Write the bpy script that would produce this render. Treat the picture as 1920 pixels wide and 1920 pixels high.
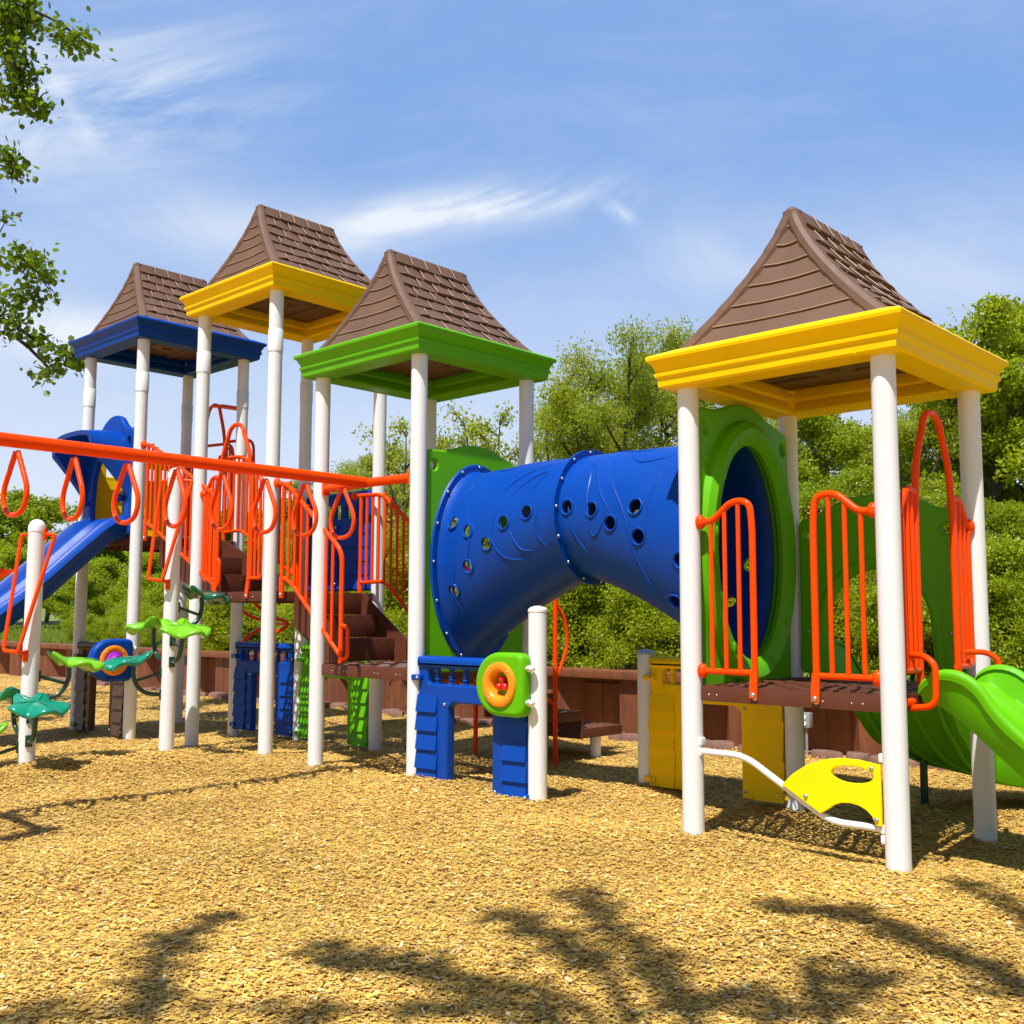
import bpy, bmesh, math, random
import numpy as np
from mathutils import Vector, Matrix, Euler

random.seed(7); rng = np.random.default_rng(11)
R = math.radians; pi = math.pi
for o in list(bpy.data.objects): bpy.data.objects.remove(o)
sc = bpy.context.scene
col = sc.collection

# ------------------------------------------------------------------ camera
cam_d = bpy.data.cameras.new('camera'); cam = bpy.data.objects.new('camera', cam_d); col.objects.link(cam)
CAM = Vector((5.87905, -5.23686, 1.2577))
right = Vector((0.72934, 0.68415, 0.0032)); up = Vector((0.06453, -0.07344, 0.99521)); fwd = Vector((-0.68111, 0.72564, 0.09771))
m = Matrix.Identity(4)
for i in range(3):
    m[i][0] = right[i]; m[i][1] = up[i]; m[i][2] = -fwd[i]; m[i][3] = CAM[i]
cam.matrix_world = m
cam_d.sensor_width = 36; cam_d.sensor_fit = 'HORIZONTAL'; cam_d.lens = 36 * 1979.8 / 1920
cam_d.clip_start = 0.05; cam_d.clip_end = 3000
sc.camera = cam

# ------------------------------------------------------------------ light
SUN = Vector((.167, -.5, 1.0)).normalized()
sun_d = bpy.data.lights.new('sun', 'SUN'); sun_d.energy = 5.0; sun_d.angle = R(.5); sun_d.color = (1, .985, .955)
sun = bpy.data.objects.new('sun', sun_d); col.objects.link(sun)
sun.rotation_euler = SUN.to_track_quat('Z', 'Y').to_euler(); sun.location = SUN * 40
sc.view_settings.view_transform = 'Standard'; sc.view_settings.look = 'None'
sc.view_settings.exposure = 0.36; sc.view_settings.gamma = 1
sc.view_settings.use_curve_mapping = False

w = bpy.data.worlds.new('World'); sc.world = w; w.use_nodes = True
nt = w.node_tree; N = nt.nodes; Lk = nt.links
for n in list(N): N.remove(n)
def nd(tree, typ, **kw):
    n = tree.nodes.new(typ)
    for k, v in kw.items(): setattr(n, k, v)
    return n
def math_n(tree, op, a, b=None, c=None, clamp=False):
    n = tree.nodes.new('ShaderNodeMath'); n.operation = op; n.use_clamp = clamp
    for i, v in enumerate((a, b, c)):
        if v is None: continue
        if isinstance(v, (int, float)): n.inputs[i].default_value = v
        else: tree.links.new(v, n.inputs[i])
    return n.outputs[0]
out = nd(nt, 'ShaderNodeOutputWorld'); bg = nd(nt, 'ShaderNodeBackground'); Lk.new(bg.outputs[0], out.inputs[0])
sky = nd(nt, 'ShaderNodeTexSky', sky_type='NISHITA'); sky.sun_disc = False
sky.sun_elevation = math.asin(SUN.z); sky.sun_rotation = math.atan2(SUN.x, SUN.y)
sky.air_density = 1.0; sky.dust_density = 0.6; sky.ozone_density = 2.2; sky.altitude = 100
bg.inputs[1].default_value = .062
tc = nd(nt, 'ShaderNodeTexCoord'); gen = tc.outputs['Generated']
def dot_v(v):
    n = nd(nt, 'ShaderNodeVectorMath', operation='DOT_PRODUCT'); Lk.new(gen, n.inputs[0]); n.inputs[1].default_value = v
    return n.outputs['Value']
def wisp_noise(t, n, b, stretch, scale, dist, lo, hi, detail=9, rough=.62):
    cx = nd(nt, 'ShaderNodeCombineXYZ')
    for i, (v, k) in enumerate(((t, 1 / stretch), (n, 1.0), (b, .5))):
        Lk.new(math_n(nt, 'MULTIPLY', dot_v(v), k), cx.inputs[i])
    nz = nd(nt, 'ShaderNodeTexNoise'); nz.inputs['Scale'].default_value = scale; nz.inputs['Detail'].default_value = detail
    nz.inputs['Roughness'].default_value = rough; nz.inputs['Distortion'].default_value = dist
    Lk.new(cx.outputs[0], nz.inputs['Vector'])
    mr = nd(nt, 'ShaderNodeMapRange', interpolation_type='SMOOTHSTEP'); Lk.new(nz.outputs['Fac'], mr.inputs[0])
    mr.inputs[1].default_value = lo; mr.inputs[2].default_value = hi
    return mr.outputs[0]
def streak(a, b, wid, strength, stretch=3.0, scale=14, dist=.6, lo=.35, hi=.75, soft=.35, bend=0, detail=10, rough=.64):
    a = Vector(a); b = Vector(b); c = ((a + b) / 2).normalized(); t = (b - a); Ln = t.length / 2
    t = (t - c * t.dot(c)).normalized(); n = c.cross(t).normalized()
    s = math_n(nt, 'DIVIDE', dot_v(t), Ln)
    q = dot_v(n)
    if bend:
        q = math_n(nt, 'SUBTRACT', q, math_n(nt, 'MULTIPLY', math_n(nt, 'MULTIPLY', s, s), bend))
    q = math_n(nt, 'DIVIDE', q, wid)
    r2 = math_n(nt, 'ADD', math_n(nt, 'POWER', math_n(nt, 'ABSOLUTE', s), 2.6), math_n(nt, 'MULTIPLY', q, q))
    g = math_n(nt, 'EXPONENT', math_n(nt, 'MULTIPLY', r2, -1.0))
    g = math_n(nt, 'MULTIPLY', g, math_n(nt, 'GREATER_THAN', dot_v(c), 0))
    wn = wisp_noise(t, n, c, stretch, scale, dist, lo, hi, detail, rough)
    return math_n(nt, 'MULTIPLY', math_n(nt, 'MULTIPLY', g, wn), strength)
st = [
 streak((-.7713, .5403, .3400), (-.5397, .7482, .3929), .020, .9, 3.2, 13, .8, .26, .70, bend=.010),
 streak((-.7454, .5652, .3530), (-.6161, .6964, .3760), .015, .75, 3, 20, 1.0, .22, .72),
 streak((-.9000, .2676, .3850), (-.7423, .4831, .4567), .055, .95, 2.4, 11, 1.1, .30, .74, detail=12, rough=.66),
 streak((-.8300, .3226, .4518), (-.8379, .3771, .3940), .008, .25, 5, 12, .3, .15, .6),
 streak((-.574, .7303, .3724), (-.5550, .750, .3569), .006, .65, 2, 24, .5, .2, .6),
 streak((-.8844, .3528, .3259), (-.7213, .5903, .3450), .035, .55, 3.0, 8, .7, .30, .75),
 streak((-.5911, .7323, .3086), (-.4375, .839, .3236), .045, .42, 2.2, 8, .8, .3, .8),
 streak((-.4406, .8439, .3061), (-.2311, .9101, .2946), .050, .42, 3, 7, .8, .3, .8),
 streak((-.9303, .289, .2375), (-.8576, .4365, .2400), .025, .8, 3, 9, .6, .25, .7),
 streak((-.69, .62, .43), (-.40, .78, .46), .07, .22, 2.5, 6, .8, .35, .8),
]
# thin high veil, thicker near the horizon, faded behind camera to cut fill light
veil = wisp_noise((.8, .5, .1), (.2, -.3, 1), (-.5, .8, 0), 3.0, 4.0, .8, .38, .85)
sep = nd(nt, 'ShaderNodeSeparateXYZ'); Lk.new(gen, sep.inputs[0])
low = nd(nt, 'ShaderNodeMapRange', interpolation_type='SMOOTHSTEP'); Lk.new(sep.outputs[2], low.inputs[0])
low.inputs[1].default_value = .44; low.inputs[2].default_value = .04; low.inputs[3].default_value = 0; low.inputs[4].default_value = .74
nh = Vector((fwd.x, fwd.y, 0)).normalized()
nf = nd(nt, 'ShaderNodeMapRange', interpolation_type='SMOOTHSTEP'); Lk.new(dot_v(nh), nf.inputs[0])
nf.inputs[1].default_value = .15; nf.inputs[2].default_value = .75; nf.inputs[3].default_value = .12; nf.inputs[4].default_value = 1
tot = math_n(nt, 'MULTIPLY', math_n(nt, 'ADD', math_n(nt, 'MULTIPLY', veil, .22), low.outputs[0]), nf.outputs[0])
for s_ in st: tot = math_n(nt, 'ADD', tot, s_)
tot = math_n(nt, 'MINIMUM', tot, .93)
tint = nd(nt, 'ShaderNodeMix', data_type='RGBA', blend_type='MULTIPLY'); tint.inputs[0].default_value = 1
Lk.new(sky.outputs[0], tint.inputs[6]); tint.inputs[7].default_value = (1.08, 1.18, 1.30, 1)
mixc = nd(nt, 'ShaderNodeMix', data_type='RGBA'); Lk.new(tot, mixc.inputs[0]); Lk.new(tint.outputs[2], mixc.inputs[6])
mixc.inputs[7].default_value = (11.0, 11.7, 12.6, 1)
nh = Vector((fwd.x, fwd.y, 0)).normalized()
hz = nd(nt, 'ShaderNodeMapRange', interpolation_type='SMOOTHSTEP'); Lk.new(dot_v(nh), hz.inputs[0])
hz.inputs[1].default_value = .1; hz.inputs[2].default_value = .85; hz.inputs[3].default_value = 0; hz.inputs[4].default_value = .62  # added blue haze brightens only the sky ahead, keeping fill light low
hmix = nd(nt, 'ShaderNodeMix', data_type='RGBA'); Lk.new(hz.outputs[0], hmix.inputs[0]); Lk.new(tint.outputs[2], hmix.inputs[6]); hmix.inputs[7].default_value = (3.9, 7.0, 13.6, 1)
Lk.new(hmix.outputs[2], mixc.inputs[6])
Lk.new(mixc.outputs[2], bg.inputs[0])

# ------------------------------------------------------------------ materials
def newmat(name):
    mt = bpy.data.materials.new(name); mt.use_nodes = True
    t = mt.node_tree; b = t.nodes['Principled BSDF']
    return mt, t, b
def plastic(name, c, rough=.35, var=.06, bump=.0, bscale=60, scale=3.0, spec=.5, coat=0, dirt=0, dirtcol=(.3, .22, .1)):
    mt, t, b = newmat(name)
    b.inputs['Roughness'].default_value = rough
    b.inputs['Specular IOR Level'].default_value = spec
    if coat: b.inputs['Coat Weight'].default_value = coat; b.inputs['Coat Roughness'].default_value = .12
    tcn = nd(t, 'ShaderNodeTexCoord')
    nz = nd(t, 'ShaderNodeTexNoise'); nz.inputs['Scale'].default_value = scale; nz.inputs['Detail'].default_value = 5
    t.links.new(tcn.outputs['Object'], nz.inputs['Vector'])
    ramp = nd(t, 'ShaderNodeMapRange'); t.links.new(nz.outputs['Fac'], ramp.inputs[0])
    ramp.inputs[1].default_value = .3; ramp.inputs[2].default_value = .7
    ramp.inputs[3].default_value = 1 - var; ramp.inputs[4].default_value = 1 + var
    mx = nd(t, 'ShaderNodeMix', data_type='RGBA', blend_type='MULTIPLY'); mx.inputs[0].default_value = 1
    mx.inputs[6].default_value = (*c, 1)
    cb = nd(t, 'ShaderNodeCombineColor')
    for i in range(3): t.links.new(ramp.outputs[0], cb.inputs[i])
    t.links.new(cb.outputs[0], mx.inputs[7])
    outc = mx.outputs[2]
    if dirt:
        n2 = nd(t, 'ShaderNodeTexNoise'); n2.inputs['Scale'].default_value = 14; n2.inputs['Detail'].default_value = 8; n2.inputs['Roughness'].default_value = .7
        t.links.new(tcn.outputs['Object'], n2.inputs['Vector'])
        r2 = nd(t, 'ShaderNodeMapRange', interpolation_type='SMOOTHSTEP'); t.links.new(n2.outputs['Fac'], r2.inputs[0])
        r2.inputs[1].default_value = .56; r2.inputs[2].default_value = .8; r2.inputs[4].default_value = dirt
        m2 = nd(t, 'ShaderNodeMix', data_type='RGBA'); t.links.new(r2.outputs[0], m2.inputs[0])
        t.links.new(outc, m2.inputs[6]); m2.inputs[7].default_value = (*dirtcol, 1); outc = m2.outputs[2]
    t.links.new(outc, b.inputs['Base Color'])
    r3 = nd(t, 'ShaderNodeMapRange'); t.links.new(nz.outputs['Fac'], r3.inputs[0])
    r3.inputs[3].default_value = rough * .8; r3.inputs[4].default_value = min(1, rough * 1.25); t.links.new(r3.outputs[0], b.inputs['Roughness'])
    if bump:
        n3 = nd(t, 'ShaderNodeTexNoise'); n3.inputs['Scale'].default_value = bscale; n3.inputs['Detail'].default_value = 3
        t.links.new(tcn.outputs['Object'], n3.inputs['Vector'])
        bp = nd(t, 'ShaderNodeBump'); bp.inputs['Strength'].default_value = bump; bp.inputs['Distance'].default_value = .01
        t.links.new(n3.outputs['Fac'], bp.inputs['Height']); t.links.new(bp.outputs[0], b.inputs['Normal'])
    return mt
M = {}
M['white'] = plastic('white_powder_coat', (.76, .768, .765), .30, .012, .01, 90, spec=.35)
M['orange'] = plastic('orange_powder_coat', (.92, .064, .0003), .28, .03, .02, 120, spec=.16)
M['blue'] = plastic('blue_moulded_plastic', (.0004, .052, .335), .40, .06, .05, 160, spec=.22, dirt=.02, dirtcol=(.1, .15, .4))
M['lime'] = plastic('lime_moulded_plastic', (.115, .43, .001), .42, .05, .05, 160, spec=.22, dirt=.02)
M['yellow'] = plastic('yellow_moulded_plastic', (.93, .60, .0003), .48, .04, .05, 160, spec=.12, dirt=.015)
M['hdpe'] = plastic('yellow_sheet_plastic', (.95, .72, .0008), .45, .03, .04, 200, spec=.22, dirt=.05)
M['roof'] = plastic('brown_roof_plastic', (.143, .076, .047), .58, .10, .10, 130, spec=.35, dirt=.08, dirtcol=(.30, .2, .14))
M['seam'] = plastic('pale_roof_edge', (.36, .235, .165), .6, .2, .1, 130)  # lighter brown for thin lines along lap and shingle edges
M['deck'] = plastic('brown_vinyl_coat', (.120, .036, .019), .45, .08, .15, 90, spec=.3, dirt=.15, dirtcol=(.3, .2, .12))
M['brownpl'] = plastic('dark_brown_plastic', (.075, .036, .018), .45, .12, .06, 120)
M['teal'] = plastic('teal_rubber', (.003, .24, .14), .22, .08, .03, 90, coat=.3, dirt=.08, dirtcol=(.3, .3, .18))
M['dteal'] = plastic('dark_green_rubber', (.002, .10, .055), .22, .08, .03, 90, coat=.3)
M['leafgreen'] = plastic('bright_green_rubber', (.17, .52, .008), .25, .06, .03, 90, coat=.3)
M['bracket'] = plastic('dark_green_paint', (.004, .05, .028), .28, .08, .02, 90, coat=.2)
M['purple'] = plastic('purple_plastic', (.30, .02, .42), .3, .05)
M['amber'] = plastic('amber_plastic', (.88, .27, .006), .33, .04)
M['red'] = plastic('red_plastic', (.65, .008, .010), .2, .05, coat=.4)
M['bolt'] = plastic('galvanised_steel', (.55, .54, .50), .35, .1); 
M['bolt'].node_tree.nodes['Principled BSDF'].inputs['Metallic'].default_value = .9
M['grey'] = plastic('grey_metal_box', (.30, .31, .31), .45, .12)
M['darkblue'] = plastic('dark_blue_paint', (.006, .03, .12), .3, .06)
M['stone'] = plastic('edging_stone', (.20, .105, .078), .85, .30, .5, 50, 8, dirt=.35, dirtcol=(.33, .24, .18))

def wall_mat():
    mt, t, b = newmat('painted_sheet_pile'); b.inputs['Roughness'].default_value = .6
    tcn = nd(t, 'ShaderNodeTexCoord'); mp = nd(t, 'ShaderNodeMapping'); mp.inputs['Scale'].default_value = (3, 3, .5)
    t.links.new(tcn.outputs['Object'], mp.inputs[0])
    nz = nd(t, 'ShaderNodeTexNoise'); nz.inputs['Scale'].default_value = 2.2; nz.inputs['Detail'].default_value = 9; nz.inputs['Roughness'].default_value = .65
    t.links.new(mp.outputs[0], nz.inputs['Vector'])
    cr = nd(t, 'ShaderNodeValToRGB'); e = cr.color_ramp.elements
    e[0].position = .3; e[0].color = (.115, .037, .016, 1); e[1].position = .72; e[1].color = (.26, .082, .027, 1)
    t.links.new(nz.outputs['Fac'], cr.inputs[0])
    n2 = nd(t, 'ShaderNodeTexNoise'); n2.inputs['Scale'].default_value = 4; n2.inputs['Detail'].default_value = 10; n2.inputs['Roughness'].default_value = .75
    t.links.new(tcn.outputs['Object'], n2.inputs['Vector'])
    mr = nd(t, 'ShaderNodeMapRange', interpolation_type='SMOOTHSTEP'); t.links.new(n2.outputs['Fac'], mr.inputs[0]); mr.inputs[1].default_value = .6; mr.inputs[2].default_value = .72
    mx = nd(t, 'ShaderNodeMix', data_type='RGBA'); t.links.new(mr.outputs[0], mx.inputs[0]); t.links.new(cr.outputs[0], mx.inputs[6]); mx.inputs[7].default_value = (.26, .085, .02, 1)
    t.links.new(mx.outputs[2], b.inputs['Base Color'])
    bp = nd(t, 'ShaderNodeBump'); bp.inputs['Strength'].default_value = .25; bp.inputs['Distance'].default_value = .01
    n4 = nd(t, 'ShaderNodeTexNoise'); n4.inputs['Scale'].default_value = 70; t.links.new(tcn.outputs['Object'], n4.inputs['Vector'])
    t.links.new(n4.outputs['Fac'], bp.inputs['Height']); t.links.new(bp.outputs[0], b.inputs['Normal'])
    return mt
M['wall'] = wall_mat()

def leaf_mat(name, dark, light, transl, tcol, rough=.45):
    mt, t, b = newmat(name); b.inputs['Roughness'].default_value = rough; b.inputs['Specular IOR Level'].default_value = .35
    at = nd(t, 'ShaderNodeAttribute', attribute_name='rnd')
    cr = nd(t, 'ShaderNodeValToRGB'); e = cr.color_ramp.elements
    e[0].position = 0; e[0].color = (*dark, 1); e[1].position = 1; e[1].color = (*light, 1)
    oi = nd(t, 'ShaderNodeObjectInfo')
    fac = math_n(t, 'ADD', math_n(t, 'MULTIPLY', at.outputs['Fac'], .66), math_n(t, 'MULTIPLY', oi.outputs['Random'], .34))
    t.links.new(fac, cr.inputs[0]); t.links.new(cr.outputs[0], b.inputs['Base Color'])
    tr = nd(t, 'ShaderNodeBsdfTranslucent'); tr.inputs[0].default_value = (*tcol, 1)
    ms = nd(t, 'ShaderNodeMixShader'); ms.inputs[0].default_value = transl
    t.links.new(b.outputs[0], ms.inputs[1]); t.links.new(tr.outputs[0], ms.inputs[2])
    t.links.new(ms.outputs[0], t.nodes['Material Output'].inputs[0])
    return mt
M['leaf_a'] = leaf_mat('spring_leaf', (.155, .225, .006), (.42, .48, .014), .45, (.50, .58, .012))
M['leaf_b'] = leaf_mat('willow_leaf', (.17, .22, .014), (.44, .48, .036), .45, (.51, .58, .03))
M['leaf_c'] = leaf_mat('deep_leaf', (.13, .20, .006), (.37, .435, .012), .43, (.45, .53, .010))
M['oakleaf'] = leaf_mat('oak_leaf', (.055, .110, .006), (.15, .23, .010), .40, (.26, .38, .01))
M['bark'] = plastic('tree_bark', (.085, .060, .042), .9, .35, .8, 25, 6)
M['darkbark'] = plastic('oak_bark', (.035, .026, .020), .9, .35, .8, 25, 6)

def ground_mat():
    mt, t, b = newmat('wood_mulch'); b.inputs['Roughness'].default_value = .85; b.inputs['Specular IOR Level'].default_value = .2
    tcn = nd(t, 'ShaderNodeTexCoord')
    cols = []
    for k, (rot, sx, sy, seed) in enumerate(((.3, 26, 80, 0), (1.9, 24, 74, 5), (2.7, 30, 86, 9))):
        mp = nd(t, 'ShaderNodeMapping'); mp.inputs['Rotation'].default_value = (0, 0, rot); mp.inputs['Scale'].default_value = (sx, sy, 30); mp.inputs['Location'].default_value = (seed, seed, 0)
        t.links.new(tcn.outputs['Object'], mp.inputs[0])
        v = nd(t, 'ShaderNodeTexVoronoi'); v.inputs['Scale'].default_value = 1; t.links.new(mp.outputs[0], v.inputs['Vector']); cols.append(v)
    a = nd(t, 'ShaderNodeSeparateColor'); t.links.new(cols[0].outputs['Color'], a.inputs[0])
    a2 = nd(t, 'ShaderNodeSeparateColor'); t.links.new(cols[1].outputs['Color'], a2.inputs[0])
    a3 = nd(t, 'ShaderNodeSeparateColor'); t.links.new(cols[2].outputs['Color'], a3.inputs[0])
    sel = math_n(t, 'GREATER_THAN', a3.outputs[0], .5)
    mixv = nd(t, 'ShaderNodeMix', data_type='FLOAT'); t.links.new(sel, mixv.inputs[0]); t.links.new(a.outputs[1], mixv.inputs[2]); t.links.new(a2.outputs[1], mixv.inputs[3])
    cr = nd(t, 'ShaderNodeValToRGB'); e = cr.color_ramp.elements
    e[0].position = 0; e[0].color = (.30, .17, .050, 1); e[1].position = 1; e[1].color = (.78, .50, .14, 1)
    for p_, c_ in ((.28, (.50, .29, .078, 1)), (.6, (.62, .37, .088, 1))):
        q = e.new(p_); q.color = c_
    t.links.new(mixv.outputs[0], cr.inputs[0])
    n2 = nd(t, 'ShaderNodeTexNoise'); n2.inputs['Scale'].default_value = .9; n2.inputs['Detail'].default_value = 6; t.links.new(tcn.outputs['Object'], n2.inputs['Vector'])
    mr = nd(t, 'ShaderNodeMapRange'); t.links.new(n2.outputs['Fac'], mr.inputs[0]); mr.inputs[1].default_value = .3; mr.inputs[2].default_value = .7; mr.inputs[3].default_value = .76; mr.inputs[4].default_value = 1.13
    mx = nd(t, 'ShaderNodeMix', data_type='RGBA', blend_type='MULTIPLY'); mx.inputs[0].default_value = 1
    cb = nd(t, 'ShaderNodeCombineColor')
    for i in range(3): t.links.new(mr.outputs[0], cb.inputs[i])
    t.links.new(cr.outputs[0], mx.inputs[6]); t.links.new(cb.outputs[0], mx.inputs[7]); t.links.new(mx.outputs[2], b.inputs['Base Color'])
    bp = nd(t, 'ShaderNodeBump'); bp.inputs['Strength'].default_value = .8; bp.inputs['Distance'].default_value = .02
    t.links.new(mixv.outputs[0], bp.inputs['Height']); t.links.new(bp.outputs[0], b.inputs['Normal'])
    return mt
M['mulch'] = ground_mat()
def chip_mat():
    mt, t, b = newmat('wood_chip'); b.inputs['Roughness'].default_value = .75; b.inputs['Specular IOR Level'].default_value = .25
    at = nd(t, 'ShaderNodeAttribute', attribute_name='rnd')
    cr = nd(t, 'ShaderNodeValToRGB'); e = cr.color_ramp.elements
    e[0].position = 0; e[0].color = (.30, .165, .055, 1); e[1].position = 1; e[1].color = (.86, .66, .36, 1)
    for p_, c_ in ((.12, (.43, .245, .062, 1)), (.40, (.60, .350, .064, 1)), (.74, (.75, .475, .088, 1)), (.93, (.82, .59, .20, 1))):
        q = e.new(p_); q.color = c_
    t.links.new(at.outputs['Fac'], cr.inputs[0])
    tcn = nd(t, 'ShaderNodeTexCoord'); n2 = nd(t, 'ShaderNodeTexNoise'); n2.inputs['Scale'].default_value = .8; n2.inputs['Detail'].default_value = 6
    t.links.new(tcn.outputs['Object'], n2.inputs['Vector'])
    mr = nd(t, 'ShaderNodeMapRange'); t.links.new(n2.outputs['Fac'], mr.inputs[0]); mr.inputs[1].default_value = .3; mr.inputs[2].default_value = .7; mr.inputs[3].default_value = .76; mr.inputs[4].default_value = 1.13
    mx = nd(t, 'ShaderNodeMix', data_type='RGBA', blend_type='MULTIPLY'); mx.inputs[0].default_value = 1
    cb = nd(t, 'ShaderNodeCombineColor')
    for i in range(3): t.links.new(mr.outputs[0], cb.inputs[i])
    t.links.new(cr.outputs[0], mx.inputs[6]); t.links.new(cb.outputs[0], mx.inputs[7]); t.links.new(mx.outputs[2], b.inputs['Base Color'])
    return mt
M['chip'] = chip_mat()
def grass_mat():
    mt, t, b = newmat('rough_grass'); b.inputs['Roughness'].default_value = .8
    tcn = nd(t, 'ShaderNodeTexCoord'); nz = nd(t, 'ShaderNodeTexNoise'); nz.inputs['Scale'].default_value = 1.1; nz.inputs['Detail'].default_value = 10; nz.inputs['Roughness'].default_value = .7
    t.links.new(tcn.outputs['Object'], nz.inputs['Vector'])
    cr = nd(t, 'ShaderNodeValToRGB'); e = cr.color_ramp.elements
    e[0].position = .3; e[0].color = (.08, .115, .012, 1); e[1].position = .7; e[1].color = (.20, .26, .03, 1)
    t.links.new(nz.outputs['Fac'], cr.inputs[0]); t.links.new(cr.outputs[0], b.inputs['Base Color'])
    return mt
M['grass'] = grass_mat()
M['blade'] = leaf_mat('grass_blade', (.12, .18, .012), (.30, .36, .04), .3, (.3, .4, .03))

# ------------------------------------------------------------------ mesh helpers
WORLD = {}          # object name -> world location of its origin (nothing built here is rotated unless it stands alone)
def wl(o): return WORLD.get(o.name, Vector((0, 0, 0)))
def finish(o, parent, origin):
    col.objects.link(o)
    if parent is not None:
        o.parent = parent; o.location = Vector(origin) - wl(parent)
    else: o.location = origin
    WORLD[o.name] = Vector(origin)
    return o
def fillet(pts, r=.06, seg=5, closed=False):
    P = [Vector(p) for p in pts]; outp = []; n = len(P)
    for i in range(n):
        if not closed and i in (0, n - 1): outp.append(P[i]); continue
        a, b, c = P[i - 1], P[i], P[(i + 1) % n]
        d1 = a - b; d2 = c - b; l1 = d1.length; l2 = d2.length
        if l1 < 1e-6 or l2 < 1e-6: continue
        rr = min(r, l1 * .48, l2 * .48); p1 = b + d1 / l1 * rr; p2 = b + d2 / l2 * rr
        for k in range(seg + 1):
            u = k / seg; outp.append(p1 * (1 - u) ** 2 + b * 2 * u * (1 - u) + p2 * u * u)
    return outp
def spline(pts, n=10):
    P = [Vector(p) for p in pts]; o_ = []
    for i in range(len(P) - 1):
        p0 = P[max(i - 1, 0)]; p1 = P[i]; p2 = P[i + 1]; p3 = P[min(i + 2, len(P) - 1)]
        for k in range(n):
            t = k / n
            o_.append(.5 * ((2 * p1) + (-p0 + p2) * t + (2 * p0 - 5 * p1 + 4 * p2 - p3) * t * t + (-p0 + 3 * p1 - 3 * p2 + p3) * t ** 3))
    o_.append(P[-1]); return o_
class MB:
    def __init__(s): s.v = []; s.f = []
    def add(s, vs, fs):
        b = len(s.v); s.v += [tuple(x) for x in vs]; s.f += [tuple(i + b for i in f) for f in fs]; return s
    def box(s, x0, x1, y0, y1, z0, z1, bev=0, mat=None):
        if bev:
            bm = bmesh.new(); bmesh.ops.create_cube(bm, size=1)
            for v in bm.verts: v.co = ((x0 + x1) / 2 + v.co.x * (x1 - x0), (y0 + y1) / 2 + v.co.y * (y1 - y0), (z0 + z1) / 2 + v.co.z * (z1 - z0))
            bmesh.ops.bevel(bm, geom=bm.edges[:], offset=bev, segments=2, affect='EDGES', profile=.6)
            bm.verts.index_update(); vs = [v.co.copy() for v in bm.verts]; fs = [[v.index for v in f.verts] for f in bm.faces]; bm.free()
        else:
            vs = [Vector(p) for p in ((x0, y0, z0), (x1, y0, z0), (x1, y1, z0), (x0, y1, z0), (x0, y0, z1), (x1, y0, z1), (x1, y1, z1), (x0, y1, z1))]
            fs = [(0, 3, 2, 1), (4, 5, 6, 7), (0, 1, 5, 4), (1, 2, 6, 5), (2, 3, 7, 6), (3, 0, 4, 7)]
        if mat is not None: vs = [mat @ v for v in vs]
        return s.add(vs, fs)
    def loft(s, rings, closed_ring=True, closed_path=False, cap=True):
        n = len(rings[0]); k = len(rings); vs = [p for r in rings for p in r]; fs = []
        for i in range(k if closed_path else k - 1):
            j = (i + 1) % k
            for a in range(n if closed_ring else n - 1):
                b = (a + 1) % n; fs.append((i * n + a, i * n + b, j * n + b, j * n + a))
        if cap and not closed_path and closed_ring:
            fs.append(tuple(range(n - 1, -1, -1))); fs.append(tuple((k - 1) * n + a for a in range(n)))
        return s.add(vs, fs)
    def tube(s, pts, r, seg=10, closed=False, flat=1.0, cap=True):
        P = [Vector(p) for p in pts]; n = len(P)
        P2 = [P[0]]
        for q in P[1:]:
            if (q - P2[-1]).length > 1e-5: P2.append(q)
        P = P2; n = len(P); rings = []; prev = None
        for i in range(n):
            if closed: t = P[(i + 1) % n] - P[i - 1]
            else: t = P[min(i + 1, n - 1)] - P[max(i - 1, 0)]
            t.normalize()
            if prev is None:
                ref = Vector((0, 0, 1)) if abs(t.z) < .9 else Vector((1, 0, 0))
                u = t.cross(ref).normalized()
            else:
                u = prev - t * prev.dot(t)
                u = u.normalized() if u.length > 1e-6 else t.orthogonal().normalized()
            prev = u; w_ = t.cross(u)
            rr = r[i] if isinstance(r, (list, tuple)) else r
            rings.append([P[i] + (u * math.cos(a) + w_ * math.sin(a) * flat) * rr for a in (2 * pi * k / seg for k in range(seg))])
        return s.loft(rings, True, closed, cap)
    def lathe(s, prof, c, seg=20, axis='z', cap=True):
        rings = []
        for r, h in prof:
            ring = []
            for k in range(seg):
                a = 2 * pi * k / seg; x, y = r * math.cos(a), r * math.sin(a)
                q = {'z': (x, y, h), 'y': (x, h, -y), 'x': (h, x, y)}[axis]
                ring.append(Vector(c) + Vector(q))
            rings.append(ring)
        return s.loft(rings, cap=cap)
    def sphere(s, c, r, seg=12, sc_=(1, 1, 1)):
        rings = []
        for i in range(1, 8):
            a = pi * i / 8; rr = math.sin(a) * r; z = -math.cos(a) * r
            rings.append([Vector(c) + Vector((rr * math.cos(2 * pi * k / seg) * sc_[0], rr * math.sin(2 * pi * k / seg) * sc_[1], z * sc_[2])) for k in range(seg)])
        return s.loft(rings)
    def mesh(s, name, origin=(0, 0, 0), angle=40, smooth=True):
        me = bpy.data.meshes.new(name); O = Vector(origin)
        me.from_pydata([tuple(Vector(v) - O) for v in s.v], [], s.f); me.update()
        bm = bmesh.new(); bm.from_mesh(me); bmesh.ops.recalc_face_normals(bm, faces=bm.faces[:]); bm.to_mesh(me); bm.free()
        if smooth:
            me.shade_smooth(); me.set_sharp_from_angle(angle=R(angle))
        return me
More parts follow.
